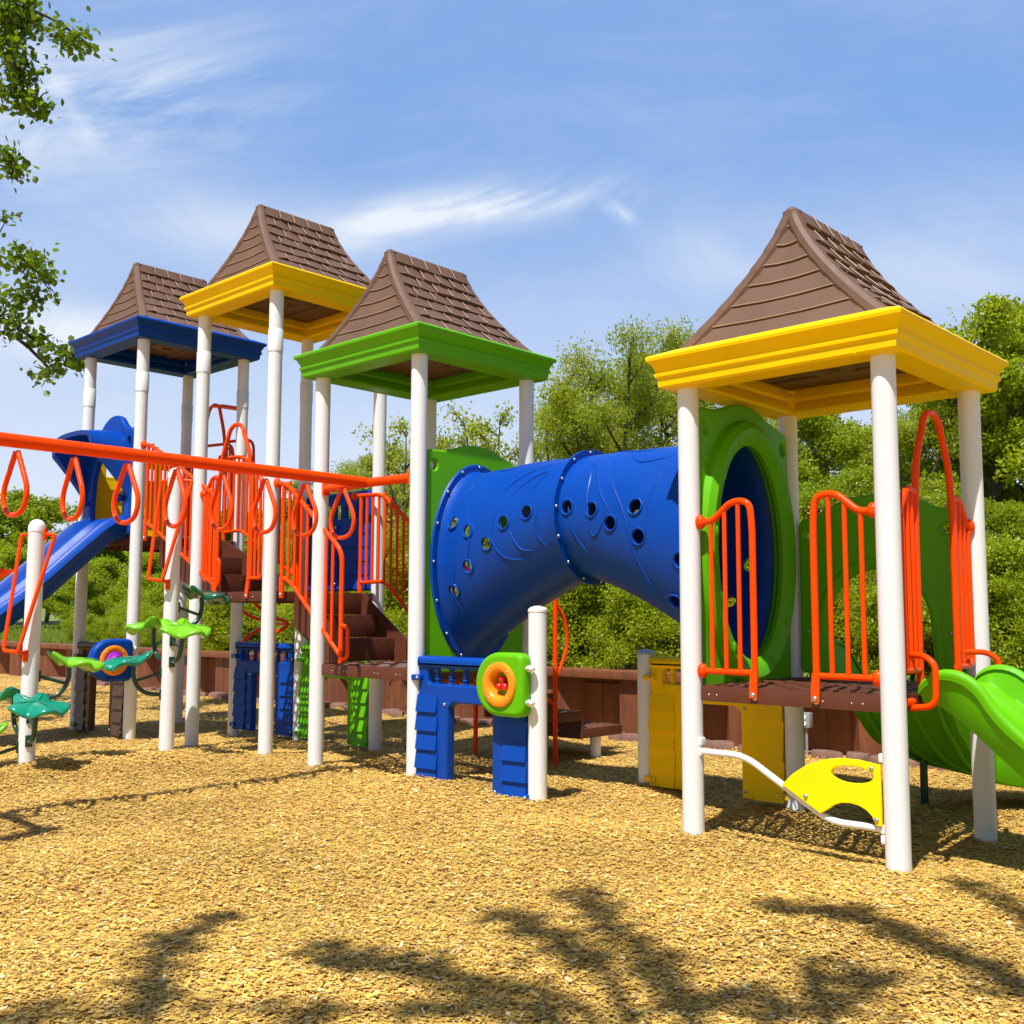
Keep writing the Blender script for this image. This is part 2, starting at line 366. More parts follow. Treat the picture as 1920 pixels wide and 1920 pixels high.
    def build(s, name, mat, parent=None, origin=None, angle=40, smooth=True):
        if origin is None: origin = wl(parent) if parent is not None else (0, 0, 0)
        me = s.mesh(name, origin, angle, smooth); me.materials.append(mat)
        return finish(bpy.data.objects.new(name, me), parent, origin)
DG = lambda: bpy.context.evaluated_depsgraph_get()
def baked(o):                                                # apply an object's modifiers / curve to a mesh
    dg = DG(); dg.update(); me = bpy.data.meshes.new_from_object(o.evaluated_get(dg)); return me
def panel_mesh(outlines, t, bev=.012):
    """2-D outlines (first outer, rest holes) -> rounded solid in local (u,v,w) with w thickness; returns verts, faces"""
    cu = bpy.data.curves.new('c', 'CURVE'); cu.dimensions = '2D'; cu.fill_mode = 'BOTH'
    cu.extrude = max(t / 2 - bev, 1e-4); cu.bevel_depth = bev; cu.bevel_resolution = 2; cu.offset = -bev
    for ol in outlines:
        sp = cu.splines.new('POLY'); sp.points.add(len(ol) - 1)
        for p_, q in zip(sp.points, ol): p_.co = (q[0], q[1], 0, 1)
        sp.use_cyclic_u = True
    o = bpy.data.objects.new('c', cu); col.objects.link(o); me = baked(o)
    vs = [v.co.copy() for v in me.vertices]; fs = [tuple(p_.vertices) for p_ in me.polygons]
    bpy.data.objects.remove(o); bpy.data.curves.remove(cu); bpy.data.meshes.remove(me)
    return vs, fs
FACE = {  # local (u along the face, v height, w outward) -> world
 'front': lambda x0, y0, x1, y1: (lambda u, v, w: Vector((x0 + u, y0 - w, v))),
 'back': lambda x0, y0, x1, y1: (lambda u, v, w: Vector((x0 + u, y1 + w, v))),
 'right': lambda x0, y0, x1, y1: (lambda u, v, w: Vector((x1 + w, y0 + u, v))),
 'left': lambda x0, y0, x1, y1: (lambda u, v, w: Vector((x0 - w, y0 + u, v))),
}
def add_panel(mb, tf, outlines, t, bev=.012, w=0):
    vs, fs = panel_mesh(outlines, t, bev); return mb.add([tf(v.x, v.y, v.z + w) for v in vs], fs)
def ell(cx, cy, rx, ry, n=28, a0=0, a1=2 * pi):
    full = abs(a1 - a0 - 2 * pi) < 1e-6
    return [(cx + rx * math.cos(a0 + (a1 - a0) * k / (n if full else n - 1)), cy + ry * math.sin(a0 + (a1 - a0) * k / (n if full else n - 1))) for k in range(n)]
def fil2(pts, r, closed=True): return [(p.x, p.y) for p in fillet([(x, y, 0) for x, y in pts], r, 4, closed)]
def thing(name, label, cat, loc, group=None):
    o = bpy.data.objects.new(name, None); o.empty_display_size = .2; col.objects.link(o)
    o.location = loc; WORLD[o.name] = Vector(loc); o['label'] = label; o['category'] = cat
    if group: o['group'] = group
    return o
def tag(o, label, cat, group=None, kind=None):
    if label: o['label'] = label
    if cat: o['category'] = cat
    if group: o['group'] = group
    if kind: o['kind'] = kind
    return o
_b = MB(); _b.lathe([(.0155, 0), (.0155, .003), (.012, .009), (.005, .0125)], (0, 0, 0), 12); BOLT = _b.mesh('bolt'); BOLT.materials.append(M['bolt'])
def bolt(parent, p, n, s=1.0):
    o = bpy.data.objects.new('bolt', BOLT); finish(o, parent, p)
    o.rotation_euler = Vector(n).to_track_quat('Z', 'Y').to_euler(); o.scale = (s, s, s); return o

# ------------------------------------------------------------------ terrain
POD1 = (-2.52, -.58); POD2 = (-2.55, -1.74)
def gz(x, y):
    x = np.asarray(x, float); y = np.asarray(y, float)
    z = .014 * np.sin(1.3 * x + .7 * y) * np.cos(.9 * y - .5 * x) + .010 * np.sin(3.1 * x - 1.7 * y + 1) + .006 * np.sin(6.3 * x + 5.1 * y)
    for cx, cy in ((2.4, 0), (3.6, 0), (3.6, 1.2), (2.4, 1.2), (1.2, 0), (1.2, 1.2), (0, 0), (-1.2, 0), (-1.91, 0), (-3.11, 0), (-4.31, 0)):
        z = z + .022 * np.exp(-((x - cx) ** 2 + (y - cy) ** 2) / .045)
    for cx, cy, h, s2 in ((-.05, -.05, .055, .25), (-1.2, 0, .045, .2), (.6, -.15, .03, .25), (POD1[0], POD1[1], .07, .35), (POD2[0], POD2[1], .07, .35), (-1.3, -1.2, .03, 1.2),
                          (3.0, .6, -.05, .3), (3.0, -.1, .03, .1), (-.6, .6, -.03, .3), (-4.31, 1.2, -.03, .3), (1.0, -.45, .035, .25), (4.6, 1.0, -.05, .3)):
        z = z + h * np.exp(-((x - cx) ** 2 + (y - cy) ** 2) / (2 * s2))
    return z
def sheet(name, xs, ys, zf, mat):
    X, Y = np.meshgrid(xs, ys); Z = zf(X, Y); nx, ny = len(xs), len(ys)
    me = bpy.data.meshes.new(name)
    co = np.stack([X, Y, Z], -1).reshape(-1, 3).astype(np.float32)
    i = np.arange((ny - 1) * (nx - 1)); r_, c_ = i // (nx - 1), i % (nx - 1); a = r_ * nx + c_
    fc = np.stack([a, a + 1, a + nx + 1, a + nx], 1).astype(np.int32)
    raw_mesh(me, co, fc); me.shade_smooth(); me.materials.append(mat)
    o = bpy.data.objects.new(name, me); col.objects.link(o); return o
def raw_mesh(me, co, fc):
    n = len(fc); k = fc.shape[1]
    me.vertices.add(len(co)); me.vertices.foreach_set('co', co.ravel())
    me.loops.add(n * k); me.loops.foreach_set('vertex_index', fc.ravel())
    me.polygons.add(n); me.polygons.foreach_set('loop_start', np.arange(0, n * k, k, dtype=np.int32))
    me.update(calc_edges=True)
xs = np.unique(np.concatenate([np.linspace(-400, -60, 12), np.linspace(-60, -18, 22), np.arange(-18, 9, .1), np.linspace(9, 40, 20), np.linspace(40, 400, 12)]))
ys = np.unique(np.concatenate([np.linspace(-400, -40, 12), np.linspace(-40, -7, 24), np.arange(-7, 4.01, .1), [4.08]]))
o = sheet('mulch_ground', xs, ys, gz, M['mulch']); tag(o, None, None, kind='structure')
def bank(X, Y):
    d = np.clip(Y - 4.0, 0, None)
    return .56 + .02 * d - .0 * X + .05 * np.sin(.7 * X) * np.sin(.5 * Y) + np.where(X < -20, .012 * np.clip(-20 - X, 0, 200) * np.clip(d / 30, 0, 1), 0)
xs2 = np.unique(np.concatenate([np.linspace(-900, -80, 30), np.linspace(-80, 30, 111), np.linspace(30, 900, 30)]))
ys2 = np.unique(np.concatenate([np.linspace(3.99, 40, 60), np.linspace(40, 1500, 40)]))
o = sheet('grass_bank', xs2, ys2, bank, M['grass']); tag(o, None, None, kind='structure')

# ------------------------------------------------------------------ wood chips (stuff)
def make_chips():
    pts = []
    for r0, r1, dens, sz in ((2.2, 4.6, 11000, 1.0), (4.6, 6.5, 7500, 1.05), (6.5, 9, 4200, 1.15), (9, 13, 1900, 1.35), (13, 21, 520, 2.1)):
        a0, a1 = R(133.1 - 50), R(133.1 + 38); area = .5 * (a1 - a0) * (r1 * r1 - r0 * r0); n = int(area * dens)
        a = rng.uniform(a0, a1, n); r = np.sqrt(rng.uniform(r0 * r0, r1 * r1, n))
        x = CAM.x + r * np.cos(a); y = CAM.y + r * np.sin(a); k = (y < 3.72) & (x > -16)
        pts.append(np.stack([x[k], y[k], np.full(k.sum(), sz)], 1))
    P = np.concatenate(pts); n = len(P); x, y, sz = P.T
    L = np.clip(rng.lognormal(math.log(.0165), .45, n), .007, .055) * sz; W = np.clip(rng.lognormal(math.log(.0048), .40, n), .0025, .014) * sz
    yaw = rng.uniform(0, 2 * pi, n); pit = rng.normal(0, .10, n); rol = rng.normal(0, .17, n)
    cy_, sy_ = np.cos(yaw), np.sin(yaw)
    ax = np.stack([cy_ * np.cos(pit), sy_ * np.cos(pit), np.sin(pit)], 1)
    sd = np.stack([-sy_ * np.cos(rol), cy_ * np.cos(rol), np.sin(rol)], 1)
    z = gz(x, y) + rng.uniform(.002, .014, n) + np.abs(np.sin(pit)) * L * .5
    C = np.stack([x, y, z], 1)
    t1 = rng.uniform(.5, 1.0, n)[:, None]; t2 = rng.uniform(.5, 1.0, n)[:, None]; sk = rng.uniform(-.35, .35, n)[:, None]
    A = ax * (L / 2)[:, None]; S = sd * (W)[:, None]
    v = np.stack([C - A - S * t1 + S * sk, C + A - S * t2, C + A * .9 + S * t2 + S * sk, C - A * .95 + S * t1], 1).reshape(-1, 3).astype(np.float32)
    f = np.arange(n * 4, dtype=np.int32).reshape(n, 4)
    me = bpy.data.meshes.new('wood_chips'); raw_mesh(me, v, f); me.materials.append(M['chip'])
    at = me.attributes.new('rnd', 'FLOAT', 'FACE'); q = rng.beta(2.8, 2.1, n); q[rng.random(n) < .06] *= .15; q[rng.random(n) < .05] = .97
    at.data.foreach_set('value', q.astype(np.float32))
    o = bpy.data.objects.new('wood_chips', me); col.objects.link(o); tag(o, 'loose golden wood chips spread over the playground surface', 'wood chips', kind='stuff')
make_chips()

# ------------------------------------------------------------------ retaining wall
WY = 3.78
wall = thing('retaining_wall', 'long rusty brown sheet metal retaining wall behind the playground', 'retaining wall', (-4, WY, 0))
prof = []; x = -34.0
while x < 14:
    prof += [(x, WY - .02), (x + .46, WY - .02), (x + .66, WY + .24), (x + 1.12, WY + .24)]; x += 1.32
mb = MB(); mb.loft([[Vector((a, b, -.15)) for a, b in prof], [Vector((a, b, .64)) for a, b in prof]], closed_ring=False)
for i in range(len(prof) // 4):                        # interlock seams
    for cx_, yy in ((prof[4 * i][0] + .23, WY - .02), (prof[4 * i + 2][0] + .23, WY + .24)):
        mb.tube([(cx_, yy - .002, -.1), (cx_, yy - .002, .61)], .008, 6)
mb.build('sheet_pile', M['wall'], wall, angle=20)
mb = MB(); x = -34
while x < 14:
    mb.box(x, x + 3.95, WY - .10, WY + .32, .595, .68, .008); x += 3.955
mb.build('cap_rail', M['wall'], wall)
# edging stones laid along the foot of the wall
smb = MB(); pr = []
for k in range(9):
    a = 2 * pi * k / 9; pr.append((math.cos(a) * (.128 + .02 * math.sin(3 * a)), math.sin(a) * (.095 + .012 * math.cos(2 * a))))
smb.loft([[Vector((a * 1.02, b * 1.02, -.05)) for a, b in pr], [Vector((a, b, .018)) for a, b in pr], [Vector((a * .95, b * .93, .028)) for a, b in pr]])
smesh = smb.mesh('edging_stone', angle=35); smesh.materials.append(M['stone'])
x = -15.5; k = 0
while x < 2.6:
    s_ = random.uniform(.75, 1.15); o = bpy.data.objects.new('edging_stone', smesh); col.objects.link(o)
    yy = WY - .17 + random.uniform(-.05, .04) - (.07 if k % 3 == 1 else 0)
    o.location = (x, yy, float(gz(x, yy)) + random.uniform(.02, .05)); o.rotation_euler = (random.uniform(-.06, .06), random.uniform(-.06, .06), random.uniform(-.3, .3) + (pi if k % 2 else 0))
    o.scale = (s_, random.uniform(.8, 1.15), 1)
    tag(o, 'flat brown edging stone in the row at the foot of the retaining wall', 'edging stone', 'edging stones along the retaining wall'); x += .25 * s_ + random.uniform(.0, .06); k += 1
# outlet box
OX = 1.17
ob = thing('outlet_box', 'small grey electrical outlet box on a thin conduit by the wall', 'outlet box', (OX, WY - .09, 0))
MB().tube([(OX, WY - .08, -.05), (OX, WY - .08, .26)], .012, 10).build('conduit', M['grey'], ob)
mb = MB(); mb.box(OX - .05, OX + .05, WY - .12, WY - .05, .255, .39, .008); mb.build('box', M['grey'], ob)
mb = MB(); mb.lathe([(.022, 0), (.022, .006)], (OX, WY - .128, .35), 14, 'y'); mb.lathe([(.022, 0), (.022, .006)], (OX, WY - .128, .295), 14, 'y'); mb.build('socket', M['white'], ob)

# ------------------------------------------------------------------ play towers
S = 1.2; PR = .0625
XR, XG, XY, XB = 2.4, -1.2, -3.11, -5.512
DR, DG_, DY, DB = .86, .86, 1.46, 2.06
def post(parent, x, y, h, collar=None):
    zb = float(gz(x, y)) - .1
    mb = MB(); mb.lathe([(PR, zb), (PR, h)], (x, y, 0), 28); p = mb.build('post', M['white'], parent, (x, y, 0))
    if collar is not None:
        mb = MB(); mb.lathe([(PR, collar + .012), (PR + .0045, collar + .0125), (PR + .0045, collar + .205), (PR + .001, collar + .21), (PR, collar + .212)], (x, y, 0), 28, cap=False)
        mb.lathe([(PR + .001, collar), (PR + .003, collar + .004), (PR + .001, collar + .008)], (x, y, 0), 28, cap=False)
        mb.build('collar', M['white'], p, (x, y, 0))
    return p
def deck(parent, x0, y0, z, edge=True):
    """perforated plate with a folded skirt; light falls through the holes"""
    mb = MB(); a = .052; r = .0185; n = 22; e0 = (S - n * a) / 2
    for i in range(n):
        for j in range(n):
            cx = x0 + e0 + (i + .5) * a; cy = y0 + e0 + (j + .5) * a
            if min(math.hypot(cx - px, cy - py) for px in (x0, x0 + S) for py in (y0, y0 + S)) < .13: 
                mb.add([(cx - a / 2, cy - a / 2, z), (cx + a / 2, cy - a / 2, z), (cx + a / 2, cy + a / 2, z), (cx - a / 2, cy + a / 2, z)], [(0, 1, 2, 3)]); continue
            h = a / 2; ro = [(h, 0), (h, h), (0, h), (-h, h), (-h, 0), (-h, -h), (0, -h), (h, -h)]
            vo = [(cx + p_[0], cy + p_[1], z) for p_ in ro]; dx = (a * .2 if j % 2 else -a * .2)
            vi = [(cx + dx * .25 + r * math.cos(k * pi / 4), cy + r * 1.12 * math.sin(k * pi / 4), z) for k in range(8)]
            vl = [(p_[0], p_[1], z - .006) for p_ in vi]
            mb.add(vo + vi + vl, [(k, (k + 1) % 8, 8 + (k + 1) % 8, 8 + k) for k in range(8)] + [(8 + k, 8 + (k + 1) % 8, 16 + (k + 1) % 8, 16 + k) for k in range(8)])
    x1, y1 = x0 + S, y0 + S
    for xa, xb, ya, yb in ((x0 + .0, x1, y0, y0 + e0), (x0, x1, y1 - e0, y1), (x0, x0 + e0, y0 + e0, y1 - e0), (x1 - e0, x1, y0 + e0, y1 - e0)):
        mb.add([(xa, ya, z), (xb, ya, z), (xb, yb, z), (xa, yb, z)], [(0, 1, 2, 3)])
    # raised treads: short ribs laid in a herringbone
    for i in range(10):
        for j in range(10):
            cx = x0 + .14 + i * .102; cy = y0 + .14 + j * .102; s_ = 1 if (i + j) % 2 else -1
            if min(math.hypot(cx - px, cy - py) for px in (x0, x0 + S) for py in (y0, y0 + S)) < .13: continue
            d = Vector((.030, .030 * s_, 0)); mb.tube([Vector((cx, cy, z + .001)) - d, Vector((cx, cy, z + .001)) + d], .0045, 6)
    g = PR + .003; hh = .085
    for p0, p1, nx, ny in (((x0 + g, y0), (x1 - g, y0), 0, -1), ((x0 + g, y1), (x1 - g, y1), 0, 1), ((x0, y0 + g), (x0, y1 - g), -1, 0), ((x1, y0 + g), (x1, y1 - g), 1, 0)):
        xa, xb = sorted((p0[0], p1[0])); ya, yb = sorted((p0[1], p1[1]))
        if nx == 0: mb.box(xa, xb, ya - (.006 if ny < 0 else 0), ya + (.006 if ny > 0 else 0), z - hh, z + .0035, .0015)
        else: mb.box(xa - (.006 if nx < 0 else 0), xa + (.006 if nx > 0 else 0), ya, yb, z - hh, z + .0035, .0015)
    # under-frame ribs
    for k in (1, 2): mb.box(x0 + .02, x1 - .02, y0 + S * k / 3 - .004, y0 + S * k / 3 + .004, z - .06, z - .008)
    o = mb.build('deck', M['deck'], parent, (x0, y0, z), angle=30)
    return o
def roof(parent, x0, y0, zb, emat):
    cx, cy = x0 + S / 2, y0 + S / 2; h0 = S / 2
    prof = [(-.075, .015), (-.06, .0), (.112, .0), (.126, .012), (.130, .058), (.143, .070), (.145, .088), (.134, .095), (.140, .112), (.160, .150), (.178, .164), (.181, .182), (.172, .194), (.060, .238), (.02, .243), (-.05, .243), (-.055, .19), (-.045, .17), (-.06, .13), (-.062, .10), (-.05, .085), (-.065, .06)]
    rings = []
    for sx, sy in ((-1, -1), (1, -1), (1, 1), (-1, 1)):
        rings.append([Vector((cx + sx * (h0 + o_), cy + sy * (h0 + o_), zb + z)) for o_, z in prof])
    rf = bpy.data.objects.new('roof', None)
    # brown shell
    mb = MB(); H = .775; zr = zb + .228; bx = h0 + .030; by = h0 + .030; ry = .42
    def X(t): return bx * (1 - t) ** 1.26 + .030 * t + .02 * math.sin(pi * t) * (-1)
    def Yf(t): return by + (ry - by) * (t ** .92) - .018 * math.sin(pi * t)
    def Zf(t): return zr + H * (t ** 1.0) * (1.0)
    nT = 28
    rr = []
    for k in range(nT + 1):
        t = k / nT; xx, yy, zz = X(t), Yf(t), Zf(t)
        rr.append([Vector((cx + a * xx, cy + b * yy, zz)) for a, b in ((-1, -1), (-.5, -1), (0, -1), (.5, -1), (1, -1), (1, -.5), (1, 0), (1, .5), (1, 1), (.5, 1), (0, 1), (-.5, 1), (-1, 1), (-1, .5), (-1, 0), (-1, -.5))])
    mb.loft(rr, True, False, True)
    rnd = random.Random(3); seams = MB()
    # shingles on the two long slopes: wedges with a raised, uneven lower edge
    nc = 7; edge = .036
    for sx in (-1, 1):
        for c in range(nc):
            t0 = c / nc + .004; t1 = (c + 1) / nc + .012; t1 = min(t1, 1.0)
            ncol = 5; off = (.5 if c % 2 else 0); cuts = [0] + [(q + off) / ncol for q in range(1 if off == 0 else 0, ncol)] + [1]
            cuts = sorted(set(cuts))
            for a, b in zip(cuts[:-1], cuts[1:]):
                if b - a < .03: continue
                lo = [rnd.uniform(.020, .036), rnd.uniform(.010, .026)]; 
                if rnd.random() < .5: lo.reverse()
                vs = []
                K = 5; 
                for i in range(K):
                    u = i / (K - 1); uu = a + (b - a) * u
                    gap = .006 if 0 < a and i == 0 else (-.006 if b < 1 and i == K - 1 else 0)
                    def pt(t, lift, dip=0):
                        t_ = max(t - dip, 0); w_ = Yf(t_) - edge; y = -w_ + 2 * w_ * uu + gap
                        return Vector((cx + sx * (X(t_) + lift * .86), cy + y, Zf(t_) + lift * .5))
                    lift = lo[0] * (1 - u) + lo[1] * u + .006 * math.sin(pi * u); dip = (.010 * math.sin(pi * u) + .004 * lo[0] / .03)
                    vs += [pt(t1, .004), pt(t0, lift, dip), pt(t0 - .004, -.004, dip)]
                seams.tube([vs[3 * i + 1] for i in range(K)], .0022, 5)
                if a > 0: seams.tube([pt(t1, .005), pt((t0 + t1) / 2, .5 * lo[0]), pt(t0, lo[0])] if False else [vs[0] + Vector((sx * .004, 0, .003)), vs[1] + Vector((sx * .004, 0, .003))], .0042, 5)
                fs = []
                for i in range(K - 1):
                    q = i * 3; fs += [(q, q + 3, q + 4, q + 1), (q + 1, q + 4, q + 5, q + 2)]
                fs += [(0, 1, 2), ((K - 1) * 3, (K - 1) * 3 + 2, (K - 1) * 3 + 1)]
                mb.add(vs, fs)
    # hip ends: lapped boards framed by thick rounded corner ribs
    for sy in (-1, 1):
        nb = 7
        for c in range(nb):
            t0 = c / nb + .012; t1 = (c + 1) / nb + .004
            if t1 > .93: t1 = .93
            vs = []
            for t, l in ((t1, .003), (t0, .011), (t0 - .004, -.002)):
                for u in (-1, -.33, .33, 1):
                    sag = .012 * (1 - u * u)
                    vs.append(Vector((cx + u * (X(t) - .055 - .02 * (1 - t)), cy + sy * (Yf(t) + l), Zf(t) - sag * (1 if l > 0 else .6))))
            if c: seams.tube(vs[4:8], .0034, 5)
            fs = []
            for r_ in range(2):
                for q in range(3): fs.append((r_ * 4 + q, r_ * 4 + q + 1, (r_ + 1) * 4 + q + 1, (r_ + 1) * 4 + q))
            mb.add(vs, fs)
        for sx in (-1, 1):
            path = []; rad = []
            for k in range(43):
                t = k / 42; saw = ((t * nc) % 1.0); path.append(Vector((cx + sx * (X(t) - .022), cy + sy * (Yf(t) - .020), Zf(t) - .022))); rad.append(.044 + .010 * (1 - t) + .004 * (1 - saw) ** 2)
            mb.tube(path, rad, 10)
    mb.tube([(cx, cy - ry + .015, zr + H - .028), (cx, cy + ry - .015, zr + H - .028)], .040, 12); mb.sphere((cx, cy - ry + .018, zr + H - .026), .044, 12); mb.sphere((cx, cy + ry - .018, zr + H - .026), .044, 12)
    # ceiling with a round boss
    zc = zb + .165
    mb.box(cx - h0 + .055, cx + h0 - .055, cy - h0 + .055, cy + h0 - .055, zc, zc + .03, .004)
    mb.lathe([(.165, zc + .001), (.165, zc - .03), (.13, zc - .045), (.075, zc - .045), (.06, zc - .02), (.0, zc - .02)], (cx, cy, 0), 28)
    for k in (-1, 1): mb.box(cx - h0 + .08, cx + h0 - .08, cy + k * .27 - .03, cy + k * .27 + .03, zc - .012, zc + .001, .004)
    bpy.data.objects.remove(rf)
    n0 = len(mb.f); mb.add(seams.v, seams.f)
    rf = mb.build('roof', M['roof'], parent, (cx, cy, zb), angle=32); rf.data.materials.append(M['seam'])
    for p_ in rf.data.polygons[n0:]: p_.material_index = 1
    mb = MB(); mb.loft(rings, True, True, False)
    for sx in (-1, 1):
        for sy in (-1, 1):
            px, py = cx + sx * h0, cy + sy * h0
            mb.lathe([(PR + .002, zb - .002), (PR + .045, zb - .002), (PR + .048, zb + .02), (PR + .045, zb + .16)], (px, py, 0), 24)
    for sx in (-1, 1):
        for sy in (-1, 1):
            c0 = Vector((cx + sx * (h0 - .055), cy + sy * (h0 - .055), zb)); dn = Vector((-sx, -sy, 0)).normalized(); dt = Vector((-dn.y, dn.x, 0))
            lo = [c0 + dt * a_ + dn * b_ + Vector((0, 0, .004)) for a_, b_ in ((-.16, -.10), (-.10, .035), (.10, .035), (.16, -.10))]
            hi = [c0 + dt * a_ + dn * b_ + Vector((0, 0, .225)) for a_, b_ in ((-.13, -.10), (-.065, .012), (.065, .012), (.13, -.10))]
            mb.loft([lo, hi])
    e = mb.build('eave', emat, rf, (cx, cy, zb), angle=28)
    for sx in (-1, 1):
        for sy in (-1, 1):
            q = Vector((cx + sx * (h0 - .055 - .018), cy + sy * (h0 - .055 - .018), zb + .12)); bolt(e, q, (-sx, -sy, 0), .9)
    return rf
def rail(parent, tf, tubes, clamps=(), name='guard_rail', mat='orange', feet=()):
    """tubes: list of (points(u,v,w), radius, fillet)"""
    mb = MB()
    for pts, r, fr in tubes:
        P = [tf(*p_) if len(p_) == 3 else tf(p_[0], p_[1], 0) for p_ in pts]
        mb.tube(fillet(P, fr, 6) if fr else P, r, 10)
    for u, v in feet:                                   # flattened foot folded over the deck edge
        c = [tf(u - .02, v + .10, .004), tf(u + .02, v + .10, .004), tf(u + .024, v + .02, .012), tf(u - .024, v + .02, .012), tf(u - .022, v - .055, .016), tf(u + .022, v - .055, .016)]
        d = [p_ + (tf(0, 0, .010) - tf(0, 0, 0)) for p_ in c]
        idx = [0, 1, 2, 5, 4, 3]; k = len(c)
        vs = [c[i] for i in idx] + [d[i] for i in idx]
        mb.add(vs, [(0, 1, 2, 5), (5, 2, 3, 4), (6, 11, 8, 7), (11, 10, 9, 8)] + [(i, (i + 1) % 6, 6 + (i + 1) % 6, 6 + i) for i in range(6)])
    o = mb.build(name, M[mat], parent, tf(.6, clamps[0][1] if clamps else 0, 0))
    for u, v in clamps:
        mb = MB(); c = tf(u, v, 0); mb.sphere(c, .034, 12, (1.0, 1.0, 1.28)); mb.build('clamp', M[mat], o, c)
    for u, v in feet: bolt(o, tf(u, v - .035, .026), tf(0, 0, 1) - tf(0, 0, 0))
    return o
br = .0135; fr_ = .0195
def half_gate(parent, tf, d, side):
    """short barrier from a post to an upright beside the opening"""
    s_ = (lambda u: u) if side == 0 else (lambda u: S - u)
    ub = .415; e = PR + .012
    tubes = [([(s_(e), d + .945), (s_(.155), d + .945), (s_(.285), d + 1.055), (s_(.40), d + 1.045), (s_(ub), d + .90), (s_(ub), d + .02)], fr_, .09),
             ([(s_(e), d + .085), (s_(ub), d + .085)], fr_ * .9, 0)]
    for q, h in ((.145, .945), (.235, 1.0), (.325, 1.045)): tubes.append(([(s_(q), d + .085), (s_(q), d + h)], br, 0))
    rail(parent, tf, tubes, ((s_(e), d + .945), (s_(e), d + .085)), feet=((s_(ub), d),))
def hoop_gate(parent, tf, d, kick=False, top=1.535):
    e = PR + .012; ul, ur = .345, .875; um = (ul + ur) / 2
    hoop = [(ul, d + .03), (ul, d + .95), (ul + .035, d + 1.25), (um - .13, d + top - .10)] + [(um + .13 * math.cos(a), d + top - .11 + .11 * math.sin(a)) for a in [pi - pi * k / 8 for k in range(1, 8)]] + [(um + .13, d + top - .10), (ur - .035, d + 1.25), (ur, d + .95), (ur, d + .03)]
    tubes = [(hoop, fr_, .12)]
    for s_ in ((lambda u: u), (lambda u: S - u)):
        lim = ul
        tubes += [([(s_(e), d + .93), (s_(.12), d + .93), (s_(.22), d + 1.06), (s_(.27), d + 1.08), (s_(lim), d + 1.06)], fr_, .07),
                  ([(s_(e), d + .88), (s_(.105), d + .90), (s_(.105), d + .12), (s_(lim), d + .12)], fr_ * .9, .06)]
        for q, h in ((.17, .99), (.235, 1.06), (.295, 1.08)): tubes.append(([(s_(q), d + .12), (s_(q), d + h)], br, 0))
        if kick:
            tubes.append(([(s_(.235), d + .20, 0), (s_(.16), d + .20, .10), (s_(.14), d + .16, .16), (s_(.14), d - .05, .16), (s_(.14), d - .065, .03)], .0165, .06))
            tubes.append(([(s_(.07), d - .035, .018), (s_(.17), d - .035, .028)], .020, 0))
    rail(parent, tf, tubes, ((e, d + .93), (S - e, d + .93)), feet=((ul, d), (ur, d)))

GT = 'roofed towers of the play structure'
# --- right tower
tR = thing('play_tower', 'low tower at the right with yellow eaves and an open barrier front', 'play tower', (XR + .6, .6, 0), GT)
for x in (XR, XR + S):
    for y in (0, S): post(tR, x, y, 2.70)
deck(tR, XR, 0, DR); roof(tR, XR, 0, 2.605, M['yellow'])
F = lambda k, x0: FACE[k](x0, 0, x0 + S, S)
half_gate(tR, F('front', XR), DR, 0); half_gate(tR, F('front', XR), DR, 1)
hoop_gate(tR, F('right', XR), DR, True)
for u in (.42, .785): bolt(tR, (XR + u, -.008, DR - .05), (0, -1, 0), 1.1)
for u in (.12, .17, .39, .82, .98, 1.04):
    bolt(tR, (XR + u, -.0055, DR - .048), (0, -1, 0), .35)
# --- green tower
tG = thing('play_tower', 'tower with green eaves where the blue tube begins', 'play tower', (XG + .6, .6, 0), GT)
for x in (XG, XG + S):
    for y in (0, S): post(tG, x, y, 3.32)
deck(tG, XG, 0, DG_); roof(tG, XG, 0, 3.22, M['lime'])
for u in (.2, .35, .39, .73, .77, .98, 1.03): bolt(tG, (XG + u, -.0055, DG_ - .045), (0, -1, 0), .35)
# --- tall yellow tower
tY = thing('play_tower', 'tallest tower, yellow eaves on extended posts, between the blue and green roofs', 'play tower', (XY + .6, .6, 0), GT)
for x in (XY, XY + S):
    for y in (0, S): post(tY, x, y, 4.22, 3.56 if y < .1 else 3.46)
deck(tY, XY, 0, DY); roof(tY, XY, 0, 4.12, M['yellow']); hoop_gate(tY, F('front', XY), DY)
for u in (.18, .33, .36, .62, .95): bolt(tY, (XY + u, -.0055, DY - .045), (0, -1, 0), .4)
# --- blue tower
tB = thing('play_tower', 'farthest tower with blue eaves above the blue slide', 'play tower', (XB + .6, .6, 0), GT)
for x in (XB, XB + S):
    for y in (0, S): post(tB, x, y, 4.21, 3.55)
deck(tB, XB, 0, DB); roof(tB, XB, 0, 4.11, M['blue']); hoop_gate(tB, F('back', XB), DB, False, 1.62)
mb = MB(); mb.tube([(XB + .61, 1.2, 3.665), (XB + .80, 1.2, 3.64)], .02, 10); mb.tube([(XB + .78, 1.2, 3.64), (XB + S - .05, 1.2, 3.56)], .026, 10); mb.build('grab_bar', M['orange'], tB)

